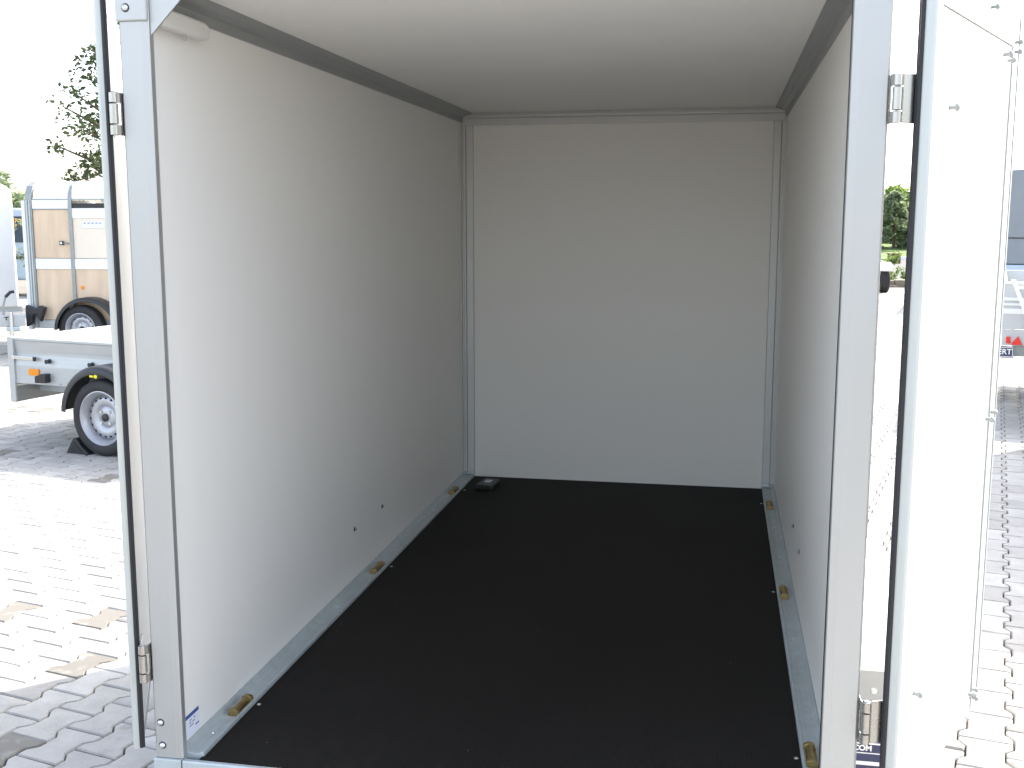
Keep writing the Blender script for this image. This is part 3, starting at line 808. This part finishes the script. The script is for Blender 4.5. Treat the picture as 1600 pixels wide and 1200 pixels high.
MB().box(S0 - 0.034, 0.004, 0.285, S0 - 0.024, WY - 0.004, 0.440).obj('lamp_board', M_aludull, U, bevel=0.001)
MB().box(S0, 0.030, 0.425, S1 - 0.032, WY - 0.032, 0.440).obj('load_floor', M_hgrey, U)
for y in (0.22, WY - 0.28):
    MB().box(S0, y, 0.345, S1, y + 0.05, 0.424).obj('chassis_beam', M_galv, U, bevel=0.002)
MB().box(0.02, 0.0, 0.24, 0.08, WY, 0.30).obj('axle', M_galv, U, bevel=0.002)
MB().tube([(S1 - 0.2, WY / 2, 0.38), (S1 + 1.1, WY / 2, 0.42)], 0.035, 10).obj('drawbar', M_galv, U)
la = MB().prism([(S0 - 0.002, 0.614), (-0.735, 0.610), (-0.735, 0.634), (S0 - 0.002, 0.638)], 'y', -0.024, -0.008).obj('tail_latch', M_zinc, U, bevel=0.003)
MB().box(-0.735, -0.026, 0.606, -0.715, -0.010, 0.636).obj('latch_end', M_plastic, la, bevel=0.002)
for x, z in ((-0.60, 0.608), (0.0 - 0.19, 0.606)):
    kb = MB().tube([(x, 0.004, z), (x, -0.016, z), (x, -0.028, z)], [0.018, 0.013, 0.017], 12).obj('rope_knob', M_plastic, U, smooth=True)
MB().box(-0.80, -0.010, 0.498, -0.700, -0.0005, 0.545).obj('side_marker', M_orange, U, bevel=0.002)
MB().prism([(-0.700, 0.450), (-0.700, 0.498), (-0.640, 0.520), (-0.595, 0.520), (-0.595, 0.455)], 'y', -0.05, 0.0).obj('rubber_stop', M_plastic, U, bevel=0.003)
for x in (-0.72, -0.50):
    m = MB(); dome_screw(m, (x, 0, 0.447), '-y', 0.007, 0.004); m.obj('side_rivet', M_hgrey, U)
wheel(U, TR((0.054, -0.125, 0.268)), 0.268, 0.15, -1, 0.186, 4, 18)
wheel(U, TR((0.054, WY + 0.125, 0.268)), 0.268, 0.15, 1, 0.186, 4, 18)
mg = mudguard(U, TR((0.054, 0, 0.275)), 0.352, 0.358, -0.001, -0.215, 4, 176, M_plastic, 0.035)
mudguard(U, TR((0.054, 0, 0.275)), 0.352, 0.358, WY + 0.001, WY + 0.215, 4, 176, M_plastic, 0.035)
for dx_, ln in ((0.02, 0.05), (0.048, 0.04)):
    MB().box(dx_, -0.2185, 0.556, dx_ + ln, -0.2160, 0.570).obj('guard_sticker', M_yellow, mg, matrix=TR((-0.075, 0, -0.275)))
m = MB(); m.lathe([(0.0001, -0.2192), (0.013, -0.2192), (0.013, -0.216)], (0.0, 0, 0.288), 'y', 14); m.obj('guard_sticker', M_yellow, mg)
ck = thing('wheel_chock', 'black plastic wheel chock wedged against the silver trailer wheel', 'wheel chock', (-3.109, 5.008, 0), R(FA))
MB().prism([(-0.275, 0.001), (-0.265, 0.020), (-0.205, 0.112), (-0.180, 0.112), (-0.135, 0.055), (-0.075, 0.012), (-0.075, 0.001)], 'y', -0.20, -0.06).obj('wedge', M_plastic, ck, bevel=0.004)
for y in (-0.201, -0.062):
    MB().prism([(-0.235, 0.022), (-0.195, 0.085), (-0.150, 0.04), (-0.12, 0.022)], 'y', y - 0.002, y + 0.003).obj('side_web', M_rubber, ck)

# ------------------------------------------------------------------ livestock trailer behind it
HA = 4.0
Hh = thing('livestock_trailer', 'tall tan and white livestock trailer with rounded roof behind the low silver trailer', 'trailer', (-6.705, 10.442, 0), R(HA))
hx0, hx1, HW = -0.70, 2.6, 1.75       # left end, right end, width
def hpanel(x0, x1, z0, z1, name, mat, y=0.0, t=0.02, bev=0.003):
    return MB().box(x0, y, z0, x1, y + t, z1).obj(name, mat, Hh, bevel=bev)
bays = [(-0.62, -0.145), (-0.105, 0.70), (0.74, 1.55), (1.59, 2.5)]
for k, (a, b) in enumerate(bays):
    hpanel(a, b, 0.385, 1.015, 'lower_panel', M_gold, 0.012)
    hpanel(a, b, 1.016, 1.145, 'middle_rail', M_white, 0.0, 0.03)
    hpanel(a, b, 1.140, 1.152, 'rail_grey_strip', M_hgrey, 0.004, 0.02, 0.001)  # thin grey strip between rail and panel
    if k == 0:
        hpanel(a, b, 1.153, 1.745, 'upper_panel', M_gold, 0.012)
        hpanel(a, b, 1.746, 1.758, 'rail_grey_strip', M_hgrey, 0.004, 0.02, 0.001)
        hpanel(a, b, 1.759, 1.865, 'upper_rail', M_white, 0.0, 0.03)
    else:
        hpanel(a, b, 1.153, 1.64, 'upper_panel', M_cream if k == 1 else M_gold, 0.012)
        hpanel(a, b, 1.641, 1.765, 'upper_rail', M_white, 0.0, 0.03)
        hpanel(a, b, 1.766, 1.825, 'vent_rail', M_plastic, 0.010, 0.02)
hpanel(-0.62, -0.105 + 0.0, 0.275, 0.380, 'sill', M_bed, -0.004, 0.04)
hpanel(-0.100, 2.55, 0.275, 0.380, 'sill', M_bed, -0.004, 0.04)
def hpost(x, w, lean=0.0):
    """Upright that bends over the roof edge."""
    path = [(x, 0.0, 0.28), (x, 0.0, 1.80), (x, 0.015, 1.93), (x, 0.07, 2.03), (x, 0.17, 2.085), (x, HW / 2, 2.12)]
    m = MB(); pts = path
    vs, fs = [], []
    for i, p in enumerate(pts):
        d = (Vector(pts[min(i + 1, len(pts) - 1)]) - Vector(pts[max(i - 1, 0)])).normalized()
        n = Vector((0, -d.z, d.y))
        for sx in (-w / 2, w / 2):
            for o in (0.012, -0.02):
                q = Vector(p) + n * o; vs.append((q.x + sx, q.y, q.z))
    for i in range(len(pts) - 1):
        a = i * 4; b = a + 4
        fs += [(a, a + 2, b + 2, b), (a + 1, b + 1, b + 3, a + 3), (a, b, b + 1, a + 1), (a + 2, a + 3, b + 3, b + 2)]
    fs += [(0, 1, 3, 2), tuple(len(vs) - 4 + k for k in (0, 2, 3, 1))]
    m.add(vs, fs)
    return m.obj('roof_bow', M_hgrey, Hh, bevel=0.004)
for x in (-0.125, 0.72, 1.57):
    hpost(x, 0.045)
cpz = hpost(-0.665, 0.085)
MB().box(-0.69, -0.022, 0.30, -0.672, -0.013, 1.86).obj('post_strip', M_galv, Hh)
MB().box(-0.655, -0.022, 0.30, -0.640, -0.013, 1.86).obj('post_strip', M_galv, Hh)
# end frame; its white paint stands in for sun on the end edge
MB().box(-0.765, 0.0, 0.26, -0.715, 0.06, 1.86).obj('end_frame', M_white, Hh, bevel=0.006)
MB().box(-0.715, 0.03, 0.28, -0.700, HW, 1.88).obj('end_wall', M_bed, Hh)
# curved roof
prof = [(0.012, 1.870), (0.014, 1.93), (0.045, 1.99), (0.10, 2.04), (0.18, 2.075), (0.40, 2.10), (HW / 2, 2.11), (HW - 0.40, 2.10), (HW - 0.18, 2.075), (HW - 0.10, 2.04), (HW - 0.045, 1.99), (HW - 0.014, 1.93), (HW - 0.012, 1.87)]
prof += [(HW - 0.03, 1.87), (HW - 0.06, 1.98), (HW - 0.2, 2.055), (HW / 2, 2.09), (0.2, 2.055), (0.06, 1.98), (0.03, 1.87)]
MB().prism(prof, 'x', -0.60, 2.55).obj('roof', M_white, Hh, smooth=True)
hpanel(-0.62, 2.5, 1.866, 1.878, 'eave_trim', M_hgrey, 0.002, 0.016, 0.001)
MB().box(-0.62, HW - 0.02, 0.28, 2.5, HW, 1.75).obj('far_wall', M_gold, Hh)
MB().box(-0.68, 0.05, 0.30, 2.5, HW - 0.05, 0.34).obj('load_floor', M_hgrey, Hh)
MB().box(2.502, 0.032, 0.30, 2.522, HW - 0.002, 1.88).obj('end_wall', M_gold, Hh)
for y_ in (0.02, HW - 0.03):
    MB().box(2.523, y_, 0.28, 2.548, y_ + 0.05, 1.90).obj('end_post', M_hgrey, Hh)
hd = MB().box(-0.285, -0.022, 1.315, -0.225, 0.010, 1.365).obj('door_latch', M_plastic, Hh, bevel=0.01)
MB().box(-0.27, -0.028, 1.325, -0.24, -0.022, 1.355).obj('latch_plate', M_zinc, hd, bevel=0.004)
MB().tube([(-0.225, -0.012, 1.338), (-0.165, -0.012, 1.335)], 0.009, 8).obj('latch_lever', M_hgrey, hd)
m = MB(); m.lathe([(0.0001, -0.012), (0.018, -0.012), (0.022, 0.0)], (-0.025, 0.008, 0.79), 'y', 16); m.obj('side_marker', M_orange, Hh)
sgn = MB().box(0.02, 0.006, 1.52, 0.30, 0.0115, 1.605).obj('name_sign', M_sticker, Hh)
for k in range(5):
    MB().box(0.04 + 0.05 * k, 0.0045, 1.575, 0.04 + 0.05 * k + rng.uniform(0.02, 0.04), 0.0058, 1.590).obj('sign_print', M_greyprint, sgn)
MB().prism([(-0.735, 0.30), (-0.735, 0.58), (-0.66, 0.55), (-0.60, 0.535), (-0.545, 0.57), (-0.475, 0.545), (-0.545, 0.36), (-0.59, 0.46), (-0.64, 0.44), (-0.66, 0.34)], 'y', -0.11, -0.03).obj('rubber_bumper', M_plastic, Hh, bevel=0.015)
wheel(Hh, TR((0.0, -0.08, 0.29)), 0.29, 0.16, -1, 0.19, 5, 12)
wheel(Hh, TR((0.70, -0.08, 0.29)), 0.29, 0.16, -1, 0.19, 5, 12)
mudguard(Hh, TR((0.10, 0, 0.25)), 0.42, 0.43, 0.0, -0.20, 20, 176, M_plastic, 0.03)
mudguard(Hh, TR((0.62, 0, 0.25)), 0.42, 0.43, 0.0, -0.20, 4, 110, M_plastic, 0.03)

# ------------------------------------------------------------------ white trailer at the left edge, with its drawbar
def fr(P0, ang):       # helper: local frame
    return P0, R(ang)
Vv = thing('white_box_trailer', 'white rounded box trailer cut off by the left edge of the picture', 'trailer', (-8.45, 11.62, 0), R(37))
vx1 = 0.0
outl = [(-3.0, 0.44), (vx1, 0.44)] + arc(vx1 - 0.17, 2.11 - 0.17, 0.17, 0, 90, 8) + [(-3.0, 2.11)]
MB().prism(outl, 'y', 0.0, 1.6).obj('body', M_white, Vv, bevel=0.02)
MB().box(-2.9, 0.1, 0.36, 0.05, 1.5, 0.438).obj('chassis_frame', M_galv, Vv)
dbm = MB().tube([(-0.2, 0.25, 0.40), (0.25, 0.45, 0.40)], 0.05, 8).obj('drawbar', M_bed, Vv)
wheel(Vv, TR((-1.6, -0.02, 0.28)), 0.28, 0.15, -1, 0.18, 4, 10)
jk = thing('drawbar_frame', 'grey drawbar with lever and jockey wheel at the left picture edge', 'trailer drawbar', (-7.54, 10.05, 0), R(36))
MB().box(-1.3, 0.0, 0.325, 0.22, 0.08, 0.465).obj('beam', M_bed, jk, bevel=0.006)
for k in range(3):
    MB().box(0.0 + 0.035 * k, -0.003, 0.405, 0.012 + 0.035 * k, 0.001, 0.440).obj('beam_slot', M_hole, jk)
MB().box(-0.02, -0.003, 0.437, 0.085, 0.0012, 0.446).obj('beam_slot', M_hole, jk)
MB().tube([(-0.02, 0.04, 0.465), (-0.02, 0.04, 0.57), (0.01, 0.04, 0.68), (0.07, 0.04, 0.745), (0.115, 0.04, 0.75)], 0.013, 8).obj('brake_lever', M_hgrey, jk)
MB().tube([(0.012, 0.04, 0.685), (0.07, 0.04, 0.745), (0.115, 0.04, 0.75)], 0.019, 8).obj('lever_grip', M_plastic, jk)
MB().tube([(0.06, -0.03, 0.50), (0.06, -0.03, 0.10)], 0.026, 10).obj('jockey_tube', M_zinc, jk)
MB().box(0.0, -0.05, 0.27, 0.15, 0.04, 0.324).obj('jockey_clamp', M_galv, jk, bevel=0.01)
m = MB(); m.lathe([(0.0001, -0.03), (0.05, -0.03), (0.06, -0.045), (0.085, -0.045), (0.105, -0.03), (0.108, 0.0), (0.105, 0.03), (0.0001, 0.03)], (0.15, -0.03, 0.108), 'y', 28); jw = m.obj('jockey_wheel', M_tyre, jk, smooth=True)
m = MB(); m.lathe([(0.0001, -0.046), (0.05, -0.046), (0.062, -0.04)], (0.15, -0.03, 0.108), 'y', 20); m.obj('wheel_disc', M_rim, jw, smooth=True)
MB().box(-0.5, 0.0, 0.466, -0.22, 0.08, 0.66).obj('tool_box', M_white, jk, bevel=0.01)

# parked van far behind, between the two trailers
van = thing('parked_van', 'pale blue parked van between the trailers at far left', 'van', (-14.2, 19.0, 0), R(8))
MB().prism([(-2.2, 0.35), (2.2, 0.35), (2.25, 0.95), (1.6, 1.10), (1.1, 1.85), (-2.1, 1.95), (-2.2, 1.2)], 'y', 0.0, 1.7).obj('body', M_paleblue, van, bevel=0.06)
for a, b in ((-1.9, -0.8), (-0.7, 0.3), (0.4, 1.05)):
    MB().box(a, -0.01, 1.15, b, 0.0, 1.70).obj('window', M_glass, van, bevel=0.004)
for a in (-1.4, 1.4):
    wheel(van, TR((a, 0.08, 0.31)), 0.31, 0.18, -1, 0.19, 5, 0)
MB().box(-2.2, -0.012, 0.80, 2.2, 0.0, 0.86).obj('rub_strip', M_plastic, van)

# ------------------------------------------------------------------ right side: tarpaulin trailer, ramp, unseen box trailer added to cast shade
RA = -13.0
X2 = thing('silver_trailer', 'low silver trailer with red triangle reflector and dark plate at the right picture edge', 'trailer', (3.365, 7.68, 0), R(RA))
w2, l2 = 1.25, 2.3
bd = MB().box(0.0, 0.005, 0.73, w2, 0.035, 1.12).obj('tailboard', M_bed, X2, bevel=0.004)
for z0, z1 in ((0.965, 0.990), (0.925, 0.945), (0.855, 0.900), (1.10, 1.122)):
    MB().box(0.0, -0.012, z0, w2, 0.004, z1).obj('tailboard_rib', M_white, bd, bevel=0.003)
MB().box(-0.012, 0.036, 0.73, 0.018, l2, 1.12).obj('side_board', M_bed, X2, bevel=0.004)
MB().box(w2 - 0.018, 0.036, 0.73, w2 + 0.012, l2, 1.12).obj('side_board', M_bed, X2, bevel=0.004)
MB().box(0.02, l2 - 0.03, 0.73, w2 - 0.02, l2 - 0.001, 1.12).obj('front_board', M_bed, X2, bevel=0.004)
MB().box(0.0, 0.0, 0.595, w2, 0.03, 0.725).obj('lamp_board', M_bed, X2, bevel=0.003)
for xc in (0.115, w2 - 0.12):
    MB().prism([(xc - 0.045, 0.602), (xc + 0.045, 0.602), (xc + 0.008, 0.676)], 'y', -0.020, -0.001).obj('reflector', M_red, X2, bevel=0.003)
MB().box(0.035, -0.022, 0.612, 0.068, -0.001, 0.668).obj('tail_lamp', M_red, X2, bevel=0.003)
pl = MB().box(-0.055, -0.016, 0.492, 0.098, -0.003, 0.588).obj('plate', M_lever, X2, bevel=0.003)
for z0, z1 in ((0.500, 0.505), (0.576, 0.581)):
    MB().box(-0.05, -0.0185, z0, 0.093, -0.0165, z1).obj('plate_border', M_white, pl)
MB().box(0.088, -0.0185, 0.506, 0.093, -0.0165, 0.575).obj('plate_border', M_white, pl)
text_part('plate_lettering', 'PERT', 0.062, M_white, pl, TR((0.015, -0.0175, 0.541)) @ Matrix.Rotation(R(90), 4, 'X'), 0.0005, 0.0012)
wheel(X2, TR((-0.10, 1.2, 0.27)) @ RZ(-90), 0.27, 0.15, -1, 0.18, 4, 10)
wheel(X2, TR((w2 + 0.10, 1.2, 0.27)) @ RZ(90), 0.27, 0.15, -1, 0.18, 4, 10)
MB().box(0.1, 0.05, 0.50, w2 - 0.1, l2, 0.72).obj('chassis_frame', M_hgrey, X2)
rp = thing('loading_ramp', 'white metal ramp leaning on the low silver trailer at the right edge', 'ramp', (3.40, 7.64, 0), R(RA))
def rail(x):
    return MB().add([(x + a + e, b + f, c) for (a, b, c) in ((0.0, 0.0, 1.14), (0.46, -0.42, 0.0)) for e, f in ((0, 0), (0.032, 0), (0.032, -0.05), (0, -0.05))],
                    [(0, 1, 2, 3), (4, 5, 6, 7), (0, 1, 5, 4), (1, 2, 6, 5), (2, 3, 7, 6), (3, 0, 4, 7)]).obj('rail', M_white, rp, bevel=0.003)
rail(0.0); rail(0.30)
for k in range(9):
    t = (k + 0.5) / 9
    MB().box(0.033 + 0.46 * t, -0.42 * t - 0.036, 1.14 * (1 - t) - 0.010, 0.299 + 0.46 * t, -0.42 * t - 0.012, 1.14 * (1 - t) + 0.010).obj('rung', M_white, rp)
GL = thing('grey_lorry', 'dark grey covered lorry body far behind at the right picture edge', 'lorry', (6.22, 20.1, 0), R(RA))
prof = [(0.0, 0.80), (0.0, 2.50), (0.12, 2.545), (1.1, 2.60), (2.08, 2.545), (2.2, 2.50), (2.2, 0.80)]
tp = MB().prism(prof, 'y', 0.0, 5.0).obj('cover', M_tarp, GL, bevel=0.03)
MB().box(0.05, -0.012, 1.28, 2.15, -0.001, 1.30).obj('cover_hem', M_plastic, tp)
MB().box(0.0, -0.02, 0.50, 2.2, 0.05, 0.79).obj('bumper', M_paleblue, GL, bevel=0.02)
for x in (0.20, 0.50, 1.70):
    MB().box(x, -0.035, 0.55, x + 0.16, -0.021, 0.66).obj('tail_lamp', M_white, GL, bevel=0.01)
    MB().box(x - 0.02, -0.030, 0.53, x + 0.20, -0.0205, 0.545).obj('lamp_trim', M_plastic, GL)
MB().box(0.1, 0.06, 0.40, 2.1, 4.9, 0.79).obj('chassis_frame', M_plastic, GL)
wheel(GL, TR((0.12, 1.2, 0.42)) @ RZ(-90), 0.42, 0.25, -1, 0.26, 6, 8)
wheel(GL, TR((2.08, 1.2, 0.42)) @ RZ(90), 0.42, 0.25, -1, 0.26, 6, 8)
wheel(GL, TR((0.12, 4.2, 0.42)) @ RZ(-90), 0.42, 0.25, -1, 0.26, 6, 8)
wheel(GL, TR((2.08, 4.2, 0.42)) @ RZ(90), 0.42, 0.25, -1, 0.26, 6, 8)
X1 = thing('unseen_trailer', 'unseen white enclosed trailer just right of the picture, added to cast shade', 'trailer', (3.69, 3.98, 0), R(RA))  # unseen trailer, added to throw its shade on the paving
outl = [(0.0, 0.46), (1.5, 0.46), (1.5, 1.86), (1.44, 1.92), (0.06, 1.92), (0.0, 1.86)]
MB().prism(outl, 'y', 0.0, 3.68).obj('body', M_white, X1, bevel=0.01)
for x in (0.0, 1.5):
    MB().box(x - 0.025, -0.012, 0.44, x + 0.025, 0.03, 1.86).obj('corner_profile', M_alu, X1, bevel=0.004)
MB().box(0.05, 0.05, 0.36, 1.45, 3.4, 0.455).obj('chassis_frame', M_galv, X1)
MB().box(0.745, -0.006, 0.5, 0.755, 0.001, 1.85).obj('door_gap', M_rubber, X1)
wheel(X1, TR((-0.09, 1.9, 0.28)) @ RZ(-90), 0.28, 0.16, -1, 0.18, 4, 10)
wheel(X1, TR((1.59, 1.9, 0.28)) @ RZ(90), 0.28, 0.16, -1, 0.18, 4, 10)

# ------------------------------------------------------------------ behind, through the right gap
road = MB(); road.add([(4.0, 28.3, -0.012), (40, 24.0, -0.012), (60, 38, -0.012), (40, 46.0, -0.012), (20, 46.5, -0.012), (8.3, 46.0, -0.012), (6.0, 36.0, -0.012)], [tuple(range(7))])
structure(road.obj('road', M_asphalt))
kb = MB(); kb.prism([(8.2, 46.0), (20, 46.5), (40, 46.0), (40, 46.3), (20, 46.8), (8.2, 46.3)], 'z', -0.02, 0.11)
structure(kb.obj('kerb', M_white))
gv = MB(); n = 40
vs, fs = [], []
for i in range(n):
    x = -60 + 130 * i / (n - 1)
    for j, (y, z) in enumerate(((46.4, 0.02), (49, 0.15), (53, 0.45), (60, 0.6), (90, 1.2))):
        vs.append((x, y + 0.01 * x, z + 0.05 * math.sin(x * 0.7 + j)))
for i in range(n - 1):
    for j in range(4):
        fs.append((i * 5 + j, i * 5 + j + 1, (i + 1) * 5 + j + 1, (i + 1) * 5 + j))
gv.add(vs, fs); structure(gv.obj('grass_verge', M_grass, smooth=True))
sw = thing('stone_wall', 'low rough stone wall edging the paving by the road', 'wall', (3.4, 26.6, 0), R(2))
x = 0.0
while x < 6.0:
    w_ = rng.uniform(0.22, 0.48)
    hgt = rng.uniform(0.12, 0.2)
    for lvl in range(1):
        MB().box(x + rng.uniform(0, .02), rng.uniform(-0.04, 0.02), 0.005 + lvl * 0.145, x + w_ - 0.02, 0.35, 0.005 + lvl * 0.145 + hgt).obj('stone', M_stone, sw, bevel=0.02)
    x += w_

def leaves(mb, c, rad, n, size, r2):
    """n small leaf-shaped quads through a clump of radius rad (x, y, z)."""
    for _ in range(n):
        d = Vector((r2.gauss(0, 1), r2.gauss(0, 1), r2.gauss(0, 1))).normalized() * (r2.random() ** 0.45)
        p = Vector((c[0] + d.x * rad[0], c[1] + d.y * rad[1], c[2] + d.z * rad[2]))
        a = Vector((r2.gauss(0, 1), r2.gauss(0, 1), r2.gauss(0, 0.6))).normalized()
        b = a.cross(Vector((r2.gauss(0, 1), r2.gauss(0, 1), r2.gauss(0, 1)))).normalized()
        s = size * r2.uniform(0.6, 1.3)
        mb.add([p - a * s * 0.5, p + b * s * 0.28, p + a * s * 0.55, p - b * s * 0.28], [(0, 1, 2, 3)])
def raw_obj(mb, name, mat, parent):
    me = bpy.data.meshes.new(name); me.from_pydata(mb.v, [], mb.f); me.materials.append(mat)
    o = bpy.data.objects.new(name, me); col.objects.link(o); o.parent = parent
    return o
def tree(name, label, loc, h, rad, mat, seed, nclump=60, nleaf=60, leaf=0.12, base=0.25, sparse=1.0, group='trees beyond the road'):
    r2 = random.Random(seed)
    t = thing(name, label, 'tree', loc, 0, group)
    m = MB(); m.tube([(0, 0, -0.1), (0.03 * h * r2.uniform(-1, 1), 0.02 * h, h * 0.35), (0.05 * h * r2.uniform(-1, 1), 0, h * 0.75), (0, 0, h * 0.95)], [0.03 * h, 0.022 * h, 0.012 * h, 0.004 * h], 8)
    cl = MB()
    for k in range(nclump):
        z = h * (base + (1 - base) * r2.random() ** 0.9)
        f = (z / h - base) / (1 - base)
        rr = rad * (math.sin(math.pi * min(1, 0.18 + 0.80 * f)) ** 0.7) * r2.uniform(0.35, 1.0)
        a = r2.uniform(0, 2 * math.pi)
        c = (rr * math.cos(a), rr * math.sin(a), z)
        cr = rad * r2.uniform(0.16, 0.30) * sparse
        leaves(cl, c, (cr, cr, cr * 0.75), nleaf, leaf, r2)
        if k % 3 == 0:
            m.tube([(0, 0, z * 0.72), (c[0] * 0.5, c[1] * 0.5, z * 0.9), c], [0.010 * h, 0.006 * h, 0.002 * h], 5)
    m.obj('trunk', M_bark, t, smooth=True)
    raw_obj(cl, 'crown', mat, t)
    return t
spec = [(8.9, 51.5, 3.7, 1.25, M_leafgrey, 'grey green bushy tree standing before the wood, through the right gap'),
        (11.6, 57.0, 5.3, 2.1, M_leafmid, 'tallest bright green tree beyond the road, through the right gap'),
        (7.9, 57.5, 4.0, 1.8, M_leafdark, 'dark green tree beyond the road, half hidden by the right post'),
        (14.6, 55.0, 4.6, 2.2, M_leafdark, 'dark round tree beyond the road behind the open door'),
        (17.5, 58.0, 5.0, 2.6, M_leafmid, 'broad green tree far right beyond the road'),
        (5.6, 58.0, 4.2, 2.2, M_leafmid, 'green tree beyond the road hidden by the right post'),
        (2.6, 57.0, 4.4, 2.3, M_leafdark, 'dark tree far beyond the box trailer'),
        (10.5, 52.6, 2.7, 1.3, M_leafdark, 'low dark shrub at the foot of the tall green tree'),
        (9.9, 58.5, 4.5, 1.7, M_leafmid, 'mid green tree between the grey green bush and the tallest tree'),
        (12.3, 51.5, 2.4, 1.2, M_leafgrey, 'low grey green shrub below the tallest tree')]
for i, (x, y, h, rd, mt, lb) in enumerate(spec):
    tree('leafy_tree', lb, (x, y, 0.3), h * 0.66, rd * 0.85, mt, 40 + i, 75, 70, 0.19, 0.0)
pst = thing('wooden_box', 'small brown wooden box beside the road through the right gap', 'box', (7.55, 42.0, -0.03))
MB().box(-0.22, -0.2, 0.0, 0.22, 0.2, 0.36).obj('crate', M_brownbox, pst, bevel=0.02)
MB().box(-0.26, -0.24, 0.361, 0.26, 0.24, 0.41).obj('lid', M_brownbox, pst, bevel=0.02)
for i, (x, y, h) in enumerate(((5.35, 27.2, 0.55), (5.75, 27.4, 0.42), (5.1, 27.6, 0.7), (6.3, 27.3, 0.4), (7.35, 40.5, 0.5))):
    r2 = random.Random(80 + i)
    p = thing('weed_plant', ['leafy weed behind the stone wall', 'short weed behind the stone wall, right of the others', 'tall straggly weed behind the stone wall', 'low weed at the far end of the stone wall', 'weed growing in front of the brown wooden box'][i], 'plant', (x, y, -0.02), 0, 'weeds by the road')
    st_ = MB(); lf = MB()
    for k in range(9):
        a = r2.uniform(0, 6.28); tip = (0.35 * h * math.cos(a), 0.35 * h * math.sin(a), h * r2.uniform(0.6, 1.0))
        st_.tube([(0, 0, 0), (tip[0] * 0.4, tip[1] * 0.4, tip[2] * 0.55), tip], 0.006, 4)
        for q in range(5):
            f = 0.3 + 0.7 * q / 4
            leaves(lf, (tip[0] * f, tip[1] * f, tip[2] * f), (0.07, 0.07, 0.07), 5, 0.09, r2)
    st_.obj('stem', M_bark, p); raw_obj(lf, 'foliage', M_leafmid, p)
# small trailer wheel with pale mudguard, far behind the right post
ft = thing('low_trailer', 'small pale trailer with one dark tyre showing past the right post', 'trailer', (3.4, 23.3, 0), 0)
MB().box(-1.0, 0.0, 0.42, 1.12, 2.0, 0.60).obj('bed', M_white, ft, bevel=0.02)
wheel(ft, TR((1.31, 0.75, 0.285)) @ RZ(90), 0.285, 0.20, -1, 0.18, 4, 8)
wheel(ft, TR((-1.12, 0.75, 0.285)) @ RZ(-90), 0.285, 0.20, -1, 0.18, 4, 8)
mudguard(ft, TR((1.17, 0.75, 0.33)) @ RZ(90), 0.31, 0.35, 0.0, -0.27, 30, 150, M_white, 0.05)

# ------------------------------------------------------------------ trees on the left
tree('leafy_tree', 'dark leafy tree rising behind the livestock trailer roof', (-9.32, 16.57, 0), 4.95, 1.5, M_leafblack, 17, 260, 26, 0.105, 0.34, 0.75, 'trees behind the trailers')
tree('leafy_tree', 'pale grey green tree between the white trailer and the livestock trailer', (-15.9, 21.0, 0), 2.9, 1.4, M_leafgrey, 12, 60, 60, 0.16, 0.2, 1.0, 'trees behind the trailers')
tree('leafy_tree', 'faint tree top at the far left picture edge', (-19.6, 24.0, 0), 3.1, 1.7, M_leafgrey, 13, 50, 40, 0.16, 0.3, 1.0, 'trees behind the trailers')
fb = thing('flowering_shrub', 'orange flowering shrub between the two trailers at far left', 'shrub', (-13.45, 17.8, 0))
m = MB(); m.tube([(0, 0, 0), (0.05, 0, 1.0), (0, 0.05, 1.8)], [0.04, 0.03, 0.01], 6); m.obj('stem', M_bark, fb)
m = MB(); r2 = random.Random(3)
for k in range(26):
    leaves(m, (r2.gauss(0, 0.35), r2.gauss(0, 0.35), r2.uniform(0.5, 1.75)), (0.2, 0.2, 0.2), 30, 0.09, r2)
raw_obj(m, 'foliage', M_leafgrey, fb)
m = MB()
for k in range(12):
    leaves(m, (r2.gauss(0, 0.3), r2.gauss(0, 0.3), r2.uniform(1.5, 1.95)), (0.14, 0.14, 0.12), 16, 0.08, r2)
raw_obj(m, 'blossom', M_flower, fb)
